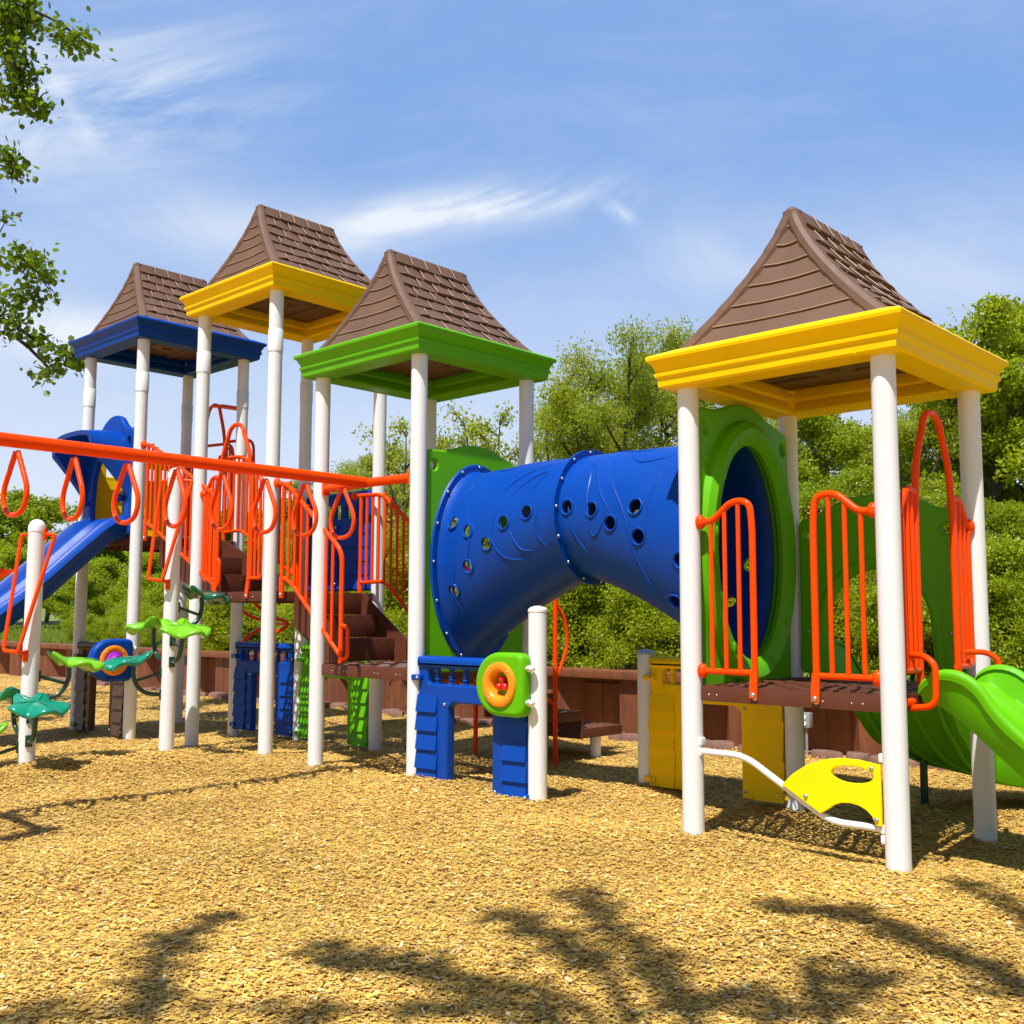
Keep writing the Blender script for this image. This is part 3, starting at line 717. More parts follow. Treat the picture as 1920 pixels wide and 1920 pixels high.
# wall panels (play-house style, slotted top, lapped boards)
def wall_panel(parent, tf, u0, u1, v0, v1, mat, name='wall_panel', slots=5, slotw=.045, decor=True):
    mb = MB(); holes = []
    W_ = u1 - u0
    for k in range(slots):
        c = u0 + W_ * (k + .5) / slots * .8 + W_ * .1
        holes.append(fil2([(c - slotw, v1 - .26), (c + slotw, v1 - .26), (c + slotw, v1 - .12), (c - slotw, v1 - .12)], .015))
    add_panel(mb, tf, [fil2([(u0, v0), (u1, v0), (u1, v1), (u0, v1)], .03)] + holes, .05, .012)
    for k in range(slots - 1):
        a = u0 + W_ * (k + 1) / slots * .8 + W_ * .1
        for q in (v1 - .17, v1 - .21):
            c = tf(a, q, 0); mb.sphere(c, .038, 10)
    nb = 5; hh = (v1 - .30 - v0) / nb
    for k in range(nb):
        for sgn in (1, -1):
            z0 = v0 + .02 + k * hh; z1 = z0 + hh - .012
            vs = [tf(u0 + .02, z0, sgn * .034), tf(u1 - .02, z0, sgn * .034), tf(u1 - .02, z1, sgn * .024), tf(u0 + .02, z1, sgn * .024), tf(u0 + .02, z0, sgn * .02), tf(u1 - .02, z0, sgn * .02), tf(u1 - .02, z1, sgn * .02), tf(u0 + .02, z1, sgn * .02)]
            mb.add(vs, [(0, 1, 2, 3), (0, 1, 5, 4), (1, 2, 6, 5), (2, 3, 7, 6), (3, 0, 4, 7)])
    for sgn in (1, -1):                                 # raised door / hatch motif
        um = (u0 + u1) / 2
        add_panel(mb, tf, [fil2([(um - .03, v0 + .06), (um + .03, v0 + .06), (um + .03, v1 - .32), (um - .03, v1 - .32)], .015)], .02, .006, sgn * .034)
    mb.tube([tf(u0 + .02, v1 - .03, 0), tf(u1 - .02, v1 - .03, 0)], .036, 10)
    o = mb.build(name, mat, parent, tf((u0 + u1) / 2, v0, 0), angle=35)
    for q in (v0 + .07, v1 - .34):
        bolt(o, tf((u0 + u1) / 2, q, -.046), tf(0, 0, -1) - tf(0, 0, 0), .9); bolt(o, tf((u0 + u1) / 2, q, .046), tf(0, 0, 1) - tf(0, 0, 0), .9)
    return o
wall_panel(tY, F('back', XY), .075, 1.125, DY + .03, DY + 1.0, M['blue'])
wall_panel(tB, F('left', XB), .075, 1.125, DB + .06, DB + 1.0, M['yellow'])

# arched panel at the back of the right tower (slide entrance)
tf = F('back', XR); d = DR
ol = [(.075, d + .03), (.20, d + .03), (.21, d + .30), (.24, d + .48), (.32, d + .63), (.46, d + .73), (.60, d + .755), (.74, d + .73), (.88, d + .63), (.96, d + .48), (.99, d + .30), (1.0, d + .03), (1.125, d + .03), (1.125, d + 1.03),
      (.98, d + 1.07), (.86, d + 1.13), (.74, d + 1.165), (.60, d + 1.175), (.46, d + 1.165), (.34, d + 1.13), (.22, d + 1.07), (.075, d + 1.03)]
mb = MB(); add_panel(mb, tf, [fil2(ol, .04), ell(.155, d + .93, .035, .03), ell(1.045, d + .93, .035, .03)], .06, .016)
arch = [(.21, d + .03), (.22, d + .30), (.25, d + .48), (.33, d + .62), (.46, d + .71), (.60, d + .735), (.74, d + .71), (.87, d + .62), (.95, d + .48), (.98, d + .30), (.99, d + .03)]
mb.tube(spline([tf(a, b, .0) for a, b in arch], 5), .045, 10)
o = mb.build('arch_panel', M['lime'], tR, tf(.6, d, 0)); bolt(o, tf(.14, d + .30, -.034), (0, -1, 0), .8); bolt(o, tf(1.06, d + .30, -.034), (0, -1, 0), .8)

# ------------------------------------------------------------------ stairs between the towers
def stairs(name, label, xa, za, xb, zb_, far_bars, n=3):
    t = thing(name, label, 'stairs', ((xa + xb) / 2, .6, zb_), 'stair flights between tower decks')
    ya, yb = .27, .93; st_ = (xb - xa) / n; rise = (za - zb_) / n
    for k in range(n):
        zt = za - rise * (k + 1) + (rise if False else 0); z1 = za - rise * k; x1 = xa + st_ * k + .10
        zz = z1 - rise; mb = MB()
        if k < n: mb.box(x1 - .012, x1, ya, yb, zz + .004, z1 - .002, .002)       # riser
        if k < n - 1: mb.box(x1, x1 + st_ - .013, ya + .002, yb - .002, zz - .012, zz, .002)
        for q in range(5): mb.sphere((x1 + .001, ya + .08 + q * .125, z1 - .008), .006, 6)
        mb.build('step', M['deck'], t, (x1, .6, zz))
    for y0, y1 in ((ya - .016, ya - .004), (yb + .004, yb + .016)):
        pts = [(xa + .01, za - .0), (xa + .12, za), (xb + .02, zb_ + .19), (xb + .02, zb_ + .005), (xb - .02, zb_ - .1), (xa + .01, za - .30)]
        mb = MB(); mb.add([(p_[0], y0, p_[1]) for p_ in pts] + [(p_[0], y1, p_[1]) for p_ in pts],
               [tuple(range(6)), tuple(range(11, 5, -1))] + [(i, (i + 1) % 6, 6 + (i + 1) % 6, 6 + i) for i in range(6)])
        mb.build('stringer', M['deck'], t, (xa, y0, zb_), angle=20)
    def hand(y, u0, x_end):
        sl = (zb_ - za) / (xb - xa) * 1.02
        top = lambda x: min(za + .935, za + .90 + sl * (x - (xa + .32)))
        bot = lambda x: min(za + .085, za + .085 + sl * (x - (xa + .30)))
        P = lambda x, z: Vector((x, y, z))
        tubes = [([P(u0, za + .935), P(xa + .22, za + .92), P(x_end, top(x_end)), P(x_end, zb_ + .02)], fr_, .10)]
        tubes.append(([P(u0 + .10, za + .93), P(u0 + .10, za + .10), P(xa + .22, za + .11), P(xa + .33, bot(xa + .33)), P(x_end, bot(x_end))], fr_ * .9, .05))
        x = u0 + .19
        while x < x_end - .05:
            tubes.append(([P(x, max(bot(x), za + .10) if x < xa + .25 else bot(x)), P(x, top(x))], br, 0)); x += .088
        mb = MB()
        for pts, r, f_ in tubes: mb.tube(fillet(pts, f_, 6) if f_ else pts, r, 10)
        mb.box(u0 + .075, u0 + .125, y - .012, y + .012, za - .06, za + .12, .004)
        o = mb.build('handrail', M['orange'], t, (xa, y, zb_))
        c = P(u0, za + .935); q = MB(); q.sphere(c, .034, 12, (1, 1, 1.28)); q.build('clamp', M['orange'], o, c)
        bolt(o, P(u0 + .10, za - .03) + Vector((0, -.014, 0)), (0, -1, 0), .9)
    hand(0.0, xa + PR + .02, xb + .30); hand(1.07, xa - .20, xb + .10)
    mb = MB(); P = lambda x, z: Vector((x, .0, z)); x = xb + .30                        # return bar at the foot of the near rail
    mb.tube(fillet([P(x, zb_ + .32), P(x + .09, zb_ + .30), P(x + .09, zb_ + .06), P(x, zb_ + .05)], .05, 5), .0165, 10); mb.build('handrail', M['orange'], t, (xb, 0, zb_))
    return t
stairs('stair_flight', 'brown steps with orange handrails from the tallest tower down to the green tower', XY + S, DY, XG, DG_, True)
stairs('stair_flight', 'brown steps with orange handrails from the blue tower down to the tallest tower', XB + S, DB, XY, DY, True)

# ------------------------------------------------------------------ tube tunnel
tun = thing('tube_tunnel', 'blue arched crawl tube with round holes and green end panels', 'crawl tube', (1.2, .6, 1.2))
TX0, TX1 = .035, 2.365
def tsec(x):
    s_ = abs(x - 1.2) / 1.165; s_ = min(s_, 1)
    zt = 2.345 + .035 * (1 - s_ ** 2) * 1.3 + .012 * s_
    zb_ = 1.52 - .56 * (s_ ** 1.35)
    ry = .405 + .012 * s_
    flare = .035 * max(0, (s_ - .93) / .07) ** 2
    return ry + flare, (zt + zb_) / 2, (zt - zb_) / 2 + flare
def tpt(x, a, off=0):
    ry, zc, rz = tsec(x); return Vector((x, .6 - (ry + off) * math.cos(a), zc + (rz + off) * math.sin(a)))   # a=0 faces -y, pi/2 up
def tube_piece(xa, xb, holes):
    NX, NA, th = 26, 56, .012; mb = MB(); rings = []
    xsn = [xa + (xb - xa) * k / NX for k in range(NX + 1)]
    for x in xsn: rings.append([tpt(x, 2 * pi * k / NA) for k in range(NA)])
    for x in reversed(xsn): rings.append([tpt(x, 2 * pi * k / NA, -th) for k in range(NA)])
    mb.loft(rings, True, True, False)
    body = mb.build('tmp', M['blue']); me = body.data
    cut = MB()
    for hx, a, r in holes:
        for aa in (a, pi - a):
            c = tpt(hx, aa); e = (tpt(hx, aa, .1) - c).normalized(); ex = (tpt(hx + .02, aa) - c).normalized(); ea = e.cross(ex).normalized(); ex = ea.cross(e)
            cut.loft([[c + e * h + (ex * math.cos(q) + ea * math.sin(q)) * r for q in (2 * pi * k / 20 for k in range(20))] for h in (-.07, .07)])
    co = cut.build('cut', M['blue'])
    md = body.modifiers.new('b', 'BOOLEAN'); md.operation = 'DIFFERENCE'; md.object = co; md.solver = 'EXACT'
    me2 = baked(body); V = [v.co.copy() for v in me2.vertices]; Fc = [tuple(p_.vertices) for p_ in me2.polygons]
    for q in (body, co): WORLD.pop(q.name, None); bpy.data.objects.remove(q)
    out_ = MB(); out_.add(V, Fc)
    for hx, a, r in holes:                              # rolled rims
        for aa in (a, pi - a):
            c = tpt(hx, aa, .001); e = (tpt(hx, aa, .1) - c).normalized(); ex = (tpt(hx + .02, aa) - c).normalized(); ea = e.cross(ex).normalized(); ex = ea.cross(e)
            out_.tube([c + (ex * math.cos(q) + ea * math.sin(q)) * (r + .007) for q in (2 * pi * k / 24 for k in range(24))], .0075, 8, True)
    return out_
def emboss(mb, pts, r=.011, side=(0,)):
    for sd in side:
        P = spline([(x, a if sd == 0 else pi - a, 0) for x, a in pts], 8)
        n = len(P); mb.tube([tpt(p_.x, p_.y, -.002) for p_ in P], [r * (.35 + .65 * math.sin(pi * i / (n - 1))) for i in range(n)], 6)
def hole_at(x, z):                                     # angle on the near side for a height
    ry, zc, rz = tsec(x); return math.asin(max(-.95, min(.95, (z - zc) / rz)))
HL = [(.16, 1.95, .044), (.34, 1.88, .044), (.53, 1.775, .044), (.335, 1.615, .044), (.17, 1.44, .044), (.70, 1.92, .044), (.92, 1.98, .044)]
HR = [(2.4 - 1.23, 0, 0)]
def solve_hole(u, v):                                  # pick surface spots by where the holes sit along the tube
    return u, v
mb = tube_piece(TX0, 1.197, [(x, hole_at(x, z), r) for x, z, r in HL])
for pts in ([(.10, .1), (.14, .5), (.24, .95)], [(.24, 1.0), (.27, .6), (.36, .2), (.34, -.2), (.40, -.7)], [(.22, -.1), (.16, -.4), (.20, -.75)],
            [(.62, .35), (.58, .0), (.68, -.35), (.86, -.55)], [(.64, .6), (.78, .85), (1.0, 1.15)], [(.72, .45), (.90, .75), (1.02, .80), (.92, .45)], [(.76, -.05), (.84, -.35), (.93, -.45)],
            [(1.02, .15), (1.0, -.2), (1.08, -.5)], [(.30, 1.35), (.5, 1.2), (.74, 1.45), (1.0, 1.35)]):
    emboss(mb, pts, side=(0, 1))
secL = mb.build('tunnel_section', M['blue'], tun, (.6, .6, 1.7), angle=35)
HR = [(1.29, 1.99, .044), (1.50, 1.96, .044), (1.66, 1.86, .044), (1.855, 1.955, .047), (1.885, 1.76, .047), (2.2, 1.60, .044), (2.1, 1.35, .044)]
mb = tube_piece(1.203, TX1, [(x, hole_at(x, z), r) for x, z, r in HR])
for pts in ([(1.30, .1), (1.34, -.3), (1.44, -.6)], [(1.38, .95), (1.44, .6), (1.46, .2), (1.50, -.25), (1.58, -.1), (1.62, .15)], [(1.38, .95), (1.46, .75), (1.56, .35), (1.66, .1)], [(1.56, 1.2), (1.62, .6), (1.78, .1), (1.86, -.4), (2.0, -.9)],
            [(1.66, 1.15), (1.8, .9), (2.05, 1.05)], [(2.0, .7), (1.94, .2), (1.99, -.3)], [(1.45, 1.4), (1.7, 1.25), (1.95, 1.4)]):
    emboss(mb, pts, side=(0, 1))
secR = mb.build('tunnel_section', M['blue'], tun, (1.8, .6, 1.7), angle=35)
def ring_flange(x, w_, o0, o1, NA=56):
    mb = MB(); rings = []
    for xx, of in ((x - w_, o0), (x - w_, o1), (x + w_, o1), (x + w_, o0)): rings.append([tpt(xx, 2 * pi * k / NA, 0) * 1 + (tpt(x, 2 * pi * k / NA, of) - tpt(x, 2 * pi * k / NA, 0)) for k in range(NA)])
    mb.loft(rings, True, True, False); return mb
fl = ring_flange(1.2, .012, -.004, .045).build('joint_flange', M['blue'], tun, (1.2, .6, 1.9), angle=30)
for k in range(14):
    a = 2 * pi * k / 14 + .1; bolt(fl, tpt(1.2, a, .024) + Vector((-.014, 0, 0)), (-1, 0, 0), .75); bolt(fl, tpt(1.2, a, .024) + Vector((.014, 0, 0)), (1, 0, 0), .75)
for x, sgn, face, xt in ((TX0 + .004, 1, 'right', XG), (TX1 - .004, -1, 'left', XR)):
    e = ring_flange(x, .008, -.006, .05).build('end_flange', M['blue'], tun, (x, .6, 1.7), angle=30)
    for k in range(16):
        a = 2 * pi * k / 16; bolt(e, tpt(x, a, .03) + Vector((sgn * .010, 0, 0)), (sgn, 0, 0), .75)
    tf = F(face, xt); d = .86
    ol = [(.07, d - .03), (1.13, d - .03), (1.13, d + 1.60), (1.02, d + 1.63), (.88, d + 1.67), (.76, d + 1.72), (.62, d + 1.735), (.48, d + 1.725), (.38, d + 1.69), (.28, d + 1.66), (.07, d + 1.65)]
    ry, zc, rz = tsec(x); hol = ell(.6, zc, ry - .03, rz - .03, 48)
    mb = MB(); add_panel(mb, tf, [fil2(ol, .04), hol, ell(.135, d + 1.535, .034, .04), ell(1.065, d + 1.50, .034, .04)], .06, .016)
    # deep moulded collar around the opening on the deck side
    n = 48; 
    def el(k, o_, w_): return tf(.6 + (ry - .03 + o_) * math.cos(2 * pi * k / n), zc + (rz - .03 + o_) * math.sin(2 * pi * k / n), w_)
    sec = [(.0, .0), (-.03, -.03), (-.03, -.06), (.015, -.092), (.075, -.10), (.12, -.075), (.135, -.02)]
    mb.loft([[el(k, o_, w_) for o_, w_ in sec] for k in range(n)], False, True, False)
    for k in range(3, n, 4):
        c = el(k, .045, -.094); mb.sphere(c, .034, 10, (.30, .8, 1.2))
    mb.build('end_panel', M['lime'], tun, (xt + (S if face == 'right' else 0), .6, d), angle=35)

# ------------------------------------------------------------------ short posts, play-house panels, activity panels
def short_post(label, x, y, h, capmat=None):
    t = thing('panel_post', label, 'post', (x, y, 0), 'short white posts holding low panels')
    zb_ = float(gz(x, y)) - .1
    mb = MB(); mb.lathe([(PR, zb_), (PR, h)], (x, y, 0), 28); p = mb.build('post', M['white'], t, (x, y, 0))
    mb = MB(); mb.lathe([(PR + .003, h - .012), (PR + .003, h + .004), (PR * .8, h + .018), (PR * .35, h + .027), (.004, h + .029)], (x, y, 0), 28); mb.build('cap', capmat or M['white'], p, (x, y, h))
short_post('short white post beside the green activity panel', 1.2, 0, 1.295)
M['capgrey'] = plastic('pale_blue_cap', (.36, .45, .58), .4, .03)
short_post('short white post with a pale blue cap beside the yellow low panel', 1.2, S, .985, M['capgrey'])

def arch_house(label, x0, x1, y, mat, lug=True, z0=.03, top=.965):
    """low play-house arch: roll top, turned balusters, lintel and two shingled columns"""
    t = thing('playhouse_panel', label, 'play panel', ((x0 + x1) / 2, y, 0), 'low playhouse arch panels')
    tf = lambda u, v, w_: Vector((x0 + u, y - w_, v)); W_ = x1 - x0
    u0, u1 = PR + .008, W_ - PR - .008; cl = .31
    mb = MB()
    n_b = 6; bw = (u1 - u0 - .16) / n_b; holes = []
    zh0, zh1 = top - .195, top - .085
    hole = fil2([(u0 + .10, zh0), (u1 - .10, zh0), (u1 - .10, zh1), (u0 + .10, zh1)], .03)
    ol = [(u0, z0), (u0 + cl, z0), (u0 + cl, z0 + .575), (u0 + cl + .05, z0 + .615), (u1 - cl - .05, z0 + .615), (u1 - cl, z0 + .575), (u1 - cl, z0), (u1, z0), (u1, top - .03), (u0, top - .03)]
    add_panel(mb, tf, [ol, hole], .075, .012)
    add_panel(mb, tf, [fil2([(u0 - .012, top - .085), (u1 + .012, top - .085), (u1 + .012, top), (u0 - .012, top)], .02)], .115, .034)
    for k in range(n_b):                                # turned balusters
        c = u0 + .10 + (k + .5) * (u1 - u0 - .20) / n_b; h = zh1 - zh0
        prof_ = [(.021, 0), (.021, .014), (.014, .018), (.024, .026), (.026, .033), (.018, .040), (.024, .047), (.026, .054), (.016, .062), (.016, .070), (.024, h)]
        mb.lathe([(r, zh0 + z) for r, z in prof_], (tf(c, 0, 0).x, y, 0), 12)
    # shingle courses
    for a, b in ((u0 - .006, u0 + .205), (u1 - .205, u1 + .006)):
        n = 5; zt = z0 + .665; hh = (zt - z0) / n
        for k in range(n):
            for sg in (1, -1):
                za = z0 + .004 + k * hh; zb_ = za + hh + (.0 if k < n - 1 else -.01); jog = .006 * (k % 2)
                lo, hi = .060, .040
                vs = [tf(a - jog, za, sg * lo), tf(b + jog, za + .003, sg * lo), tf(b + jog, zb_, sg * hi), tf(a - jog, zb_, sg * hi), tf(a - jog, za, sg * .03), tf(b + jog, za, sg * .03), tf(b + jog, zb_, sg * .03), tf(a - jog, zb_, sg * .03)]
                mb.add(vs, [(0, 1, 2, 3), (0, 1, 5, 4), (1, 2, 6, 5), (2, 3, 7, 6), (3, 0, 4, 7)])
    o = mb.build('panel', mat, t, tf(W_ / 2, z0, 0), angle=35)
    for u in (u0 + cl - .03, u1 - cl + .03):
        for v in (z0 + .60, z0 + .05): bolt(o, tf(u, v, .039), (0, -1, 0), .8)
    if lug:
        for v in (top - .155, z0 + .05):
            for u in (u0 + .0, u1 - .0):
                mb = MB(); q = tf(u, v, .05); mb.box(q.x - .05, q.x + .05, q.y - .02, q.y + .03, q.z - .021, q.z + .021, .012)
                lo = mb.build('mounting_lug', mat, o, q); bolt(lo, q + Vector((.02, -.02, 0)), (0, -1, 0), .8)
    return t
arch_house('bright blue low arch panel between the green tower and the short post', 0, 1.2, 0, M['blue'])
arch_house('yellow low arch panel behind the right tower', 1.2, 2.4, S, M['yellow'])
arch_house('blue low arch panel in the dappled shade behind the tallest tower', XB + S, XY, S, M['blue'])
arch_house('green low arch panel in the dappled shade under the tallest tower', XY, XY + S, S, M['lime'])
arch_house('dark brown low arch panel under the blue tower', XB, XB + S, 0, M['brownpl'])
def activity(label, tf, plate, ring, knob, u1=.44, h=.42):
    t = thing('activity_panel', label, 'activity panel', tf(u1 / 2, 0, 0))
    r = h / 2; zc = 0
    D = [(u1, -r), (u1, r)] + ell(r + .0, 0, r, r, 22, pi / 2, 3 * pi / 2)
    mb = MB(); add_panel(mb, tf, [fil2(D, .07), ell(.235, 0, .085, .085, 30)], .10, .030)
    p = mb.build('plate', M[plate], t, tf(u1 / 2, 0, 0), angle=45)
    c = lambda rr, w_: [tf(.235 + rr * math.cos(2 * pi * k / 40), rr * math.sin(2 * pi * k / 40), w_) for k in range(40)]
    mb = MB(); mb.loft([c(.148, .05), c(.146, .064), c(.138, .070), c(.100, .068), c(.092, .062), c(.080, .035), c(.076, -.01), c(.09, -.02), c(.12, .04)], True, True, False)
    q = mb.build('ring', M[ring], t, tf(.235, 0, .06), angle=40)
    for k in range(4):
        a = pi / 4 + k * pi / 2; bolt(q, tf(.235 + .122 * math.cos(a), .122 * math.sin(a), .068), tf(0, 0, 1) - tf(0, 0, 0), .4)
    if knob == 'spinner':
        mb = MB(); mb.loft([c(.09, -.012), c(.03, -.006), c(.004, -.006)]); mb.build('disc', M['lime'], t, tf(.235, 0, -.01))
        mb = MB()
        for a in (pi / 2, pi / 2 + 2.1, pi / 2 + 4.2): mb.sphere(tf(.235 + .032 * math.cos(a), .032 * math.sin(a), .022), .025, 12); 
        mb.sphere(tf(.235, 0, .016), .024, 12); mb.build('spinner', M['red'], t, tf(.235, 0, .02))
    else:
        mb = MB(); mb.loft([c(.088, .03), c(.088, .065), c(.080, .085), c(.066, .092), c(.058, .098), c(.054, .128), c(.045, .136), c(.034, .134), c(.030, .128), c(.018, .128), c(.012, .136), c(.003, .136)]); mb.build('knob', M['purple'], t, tf(.235, 0, .08), angle=30)
    for v in (-.11, .11):
        mb = MB(); q = tf(u1 + .025, v, .0); mb.sphere(q, .028, 12, (1.2, 1.2, .8)); l = mb.build('mounting_lug', M['white'], t, q); bolt(l, tf(u1 + .03, v, .03), tf(0, 0, 1) - tf(0, 0, 0), .7)
    return t
activity('green activity panel with an amber ring and a red spinner', lambda u, v, w_: Vector((.765 + u, -.105 - w_, .805 + v)), 'lime', 'amber', 'spinner')
activity('blue activity panel with an amber ring and a purple knob', lambda u, v, w_: Vector((XB + S + .085 + w_, -.49 + u, .805 + v)), 'blue', 'amber', 'knob')

# ------------------------------------------------------------------ step rail with yellow plate under the right tower
t = thing('step_rail', 'bent white bar carrying a yellow handhold plate between two right tower posts', 'step rail', (3.0, 0, .3))
P = [(2.4 + PR, .0, .487), (2.70, 0, .487), (2.78, 0, .465), (3.20, 0, .222), (3.28, 0, .198), (3.6 - PR, 0, .198)]
MB().tube(fillet(P, .05, 5), .0185, 12).build('bar', M['white'], t, (3, 0, .3))
mb = MB(); tf = lambda u, v, w_: Vector((u, 0 - w_, v))
ol = [(2.985, .362), (3.05, .425), (3.13, .478), (3.22, .513), (3.32, .532), (3.42, .532), (3.535, .516), (3.535, .215), (3.505, .215)] + [(3.365 + .135 * math.cos(a), .215 + .095 * math.sin(a)) for a in [R(8 + 20 * k) for k in range(8)]] + [(3.205, .237)]
add_panel(mb, tf, [ol, ell(3.385, .455, .115, .043, 30)], .022, .004, .026)
p = mb.build('plate', M['hdpe'], t, (3.3, 0, .35), angle=35)
for u, v in ((3.49, .495), (3.125, .317), (3.51, .245)): bolt(p, (u, -.037, v), (0, -1, 0), .85)
for x, z in ((2.4 + PR, .487), (2.4 + PR, .545), (3.6 - PR - .004, .55), (3.6 - PR - .004, .198), (3.6 - PR - .004, .15)):
    mb = MB(); mb.box(x - .012, x + .012, -.025, .025, z - .022, z + .022, .006); mb.build('mounting_lug', M['white'], t, (x, 0, z))

# ------------------------------------------------------------------ overhead ring ladder
t = thing('ring_ladder', 'orange overhead beam with hanging teardrop rings reaching out to the left', 'overhead ladder', (-.6, -1.5, 2.28))
MB().tube([(-.6, -.02, 2.295), (-.6, -3.65, 2.295)], .043, 16).build('beam', M['orange'], t, (-.6, -1.8, 2.295))
for yy in (0.0, -3.67):
    o = MB().tube(fillet([(-1.2 + PR, yy, 2.29), (-.75, yy, 2.295), (-.45, yy, 2.295), (-PR, yy, 2.29)], .1, 4), .036, 14).build('cross_bar', M['orange'], t, (-.6, yy, 2.29))
    for x in (-1.2 + PR + .006, -PR - .006):
        mb = MB(); mb.box(x - .012, x + .012, yy - .035, yy + .035, 2.235, 2.345, .006); mb.build('bracket', M['orange'], o, (x, yy, 2.29))
rm = MB()
shape = [(-.012, -.035), (-.075, -.15), (-.125, -.25), (-.125, -.33), (-.085, -.395), (0.0, -.418), (.085, -.395), (.125, -.33), (.125, -.25), (.075, -.15), (.012, -.035)]
rm.tube(spline([Vector((a * 1.13, 0, b)) for a, b in shape], 5), .0160, 10)
ringme = rm.mesh('ring'); ringme.materials.append(M['orange'])
for k in range(10):
    o = bpy.data.objects.new('ring', ringme); finish(o, t, (-.6, -.24 - .35 * k, 2.265)); o.rotation_euler = (0, 0, R(random.uniform(-4, 4)))
for x in (-1.2, 0):
    tt = thing('ladder_post', 'white post carrying the outer end of the overhead beam', 'post', (x, -3.67, 0), 'outer posts of the overhead ladder')
    MB().lathe([(PR, -.1), (PR, 2.4)], (x, -3.67, 0), 24).build('post', M['white'], tt, (x, -3.67, 0)); mb = MB(); mb.sphere((x, -3.67, 2.4), PR, 20, (1, 1, .8)); mb.build('cap', M['white'], tt, (x, -3.67, 2.4))

# ------------------------------------------------------------------ leaf pod climbers
def leaf_mesh(name):
    """five-lobed rubber leaf, domed, about .48 m across, stem side at -x"""
    n = 60; rings = []
    def rad(a): return .17 + .055 * math.cos(a) + .040 * abs(math.cos(2.5 * a)) ** .8 * (1 if True else 0) + .012 * math.cos(5 * a)
    for f_, z, in ((.02, .036), (.3, .034), (.6, .026), (.85, .016), (.96, .006), (1.0, -.006), (.985, -.022), (.93, -.032), (.6, -.020), (.05, -.020)):
        ring = []
        for k in range(n):
            a = 2 * pi * k / n; r = rad(a) * f_
            zz = z + .024 * math.cos(5 * a) * f_ * f_ - .036 * max(0, math.cos(a)) * f_ ** 2 + .085 * max(0, -math.cos(a)) * f_ ** 2
            ring.append(Vector((r * math.cos(a), r * math.sin(a), zz)))
        rings.append(ring)
    mb = MB(); mb.loft(rings)
    for a in (0, 1.25, -1.25, 2.5, -2.5):               # veins
        mb.tube([Vector((q * rad(a) * math.cos(a), q * rad(a) * math.sin(a), .037 - .012 * q * q + .024 * math.cos(5 * a) * q * q - .036 * max(0, math.cos(a)) * q * q + .085 * max(0, -math.cos(a)) * q * q)) for q in (.05, .25, .45, .65, .8)], [.007, .006, .005, .004, .002], 6)
    return mb.mesh(name, angle=60)
LEAF = {k: leaf_mesh('leaf_step') for k in ('teal', 'dteal', 'leafgreen')}
for k, me in LEAF.items(): me.materials.append(M[k])
def bracket_mesh():
    mb = MB()
    mb.tube(spline([(.285, 0, -.02), (.285, 0, -.12), (.25, 0, -.21), (.18, 0, -.265), (.09, 0, -.28), (PR, 0, -.28)], 5), .0185, 10)
    mb.tube([(.268, 0, -.165), (PR, 0, -.10)], .0135, 8)
    for z in (-.10, -.28): mb.box(PR - .006, PR + .012, -.026, .026, z - .045, z + .045, .006)
    return mb.mesh('support_bracket')
BRK = bracket_mesh(); BRK.materials.append(M['bracket'])
def pod_climber(label, x, y, h, pods, bar):
    t = thing('pod_climber', label, 'pod climber', (x, y, 0), 'leaf pod climbers in front of the tallest tower')
    zb_ = float(gz(x, y)) - .1
    MB().lathe([(PR, zb_), (PR, h - .045)], (x, y, 0), 28).build('post', M['white'], t, (x, y, 0))
    mb = MB(); mb.lathe([(PR + .003, h - .085), (PR + .003, h - .045), (PR * .97, h - .03), (PR * .8, h - .008), (PR * .5, h + .008), (.004, h + .014)], (x, y, 0), 28); mb.build('cap', M['white'], t, (x, y, h))
    for az, z, c, yaw in pods:
        a = R(az); px, py = x + .285 * math.cos(a), y + .285 * math.sin(a)
        b = bpy.data.objects.new('support_bracket', BRK); finish(b, t, (x, y, z)); b.rotation_euler = (0, 0, a)
        l = bpy.data.objects.new('leaf_step', LEAF[c]); finish(l, t, (px, py, z)); l.rotation_euler = (0, 0, a + R(yaw))
    zt, zbm = bar; e = lambda a, rr, z: Vector((x + rr * math.cos(R(a)), y + rr * math.sin(R(a)), z))
    mb = MB()
    mb.tube(fillet([e(42, PR, zt), e(42, PR + .085, zt), e(-62, PR + .085, zbm), e(-62, PR, zbm - .01)], .025, 4), .0155, 10)
    mb.tube(fillet([e(205, PR, zt), e(205, PR + .085, zt), e(-112, PR + .135, zbm + .012), e(-62, PR + .075, zbm)], .025, 4), .0155, 10)
    for a, z in ((42, zt), (205, zt), (-62, zbm - .03)):
        q = e(a, PR + .002, z); mb.box(-.008, .010, -.022, .022, -.045, .045, .005, Matrix.Translation(q) @ Matrix.Rotation(R(a), 4, 'Z'))
    mb.build('grab_bar', M['orange'], t, (x, y, zt))
# camera lies toward about -43 deg from here (azimuth measured from +x)
pod_climber('taller leaf pod climber, four pads, nearest the deck', POD1[0], POD1[1], 2.52, [(88, 1.42, 'dteal', 0), (-10, 1.135, 'leafgreen', 10), (180, 1.15, 'leafgreen', 0), (-118, .86, 'teal', 0)], (2.42, 1.545))
pod_climber('shorter leaf pod climber at the left edge with a domed top', POD2[0], POD2[1], 1.99, [(80, .875, 'leafgreen', 0), (-12, .565, 'teal', 10), (180, .60, 'teal', 0), (-112, .335, 'leafgreen', 0)], (1.885, .965))

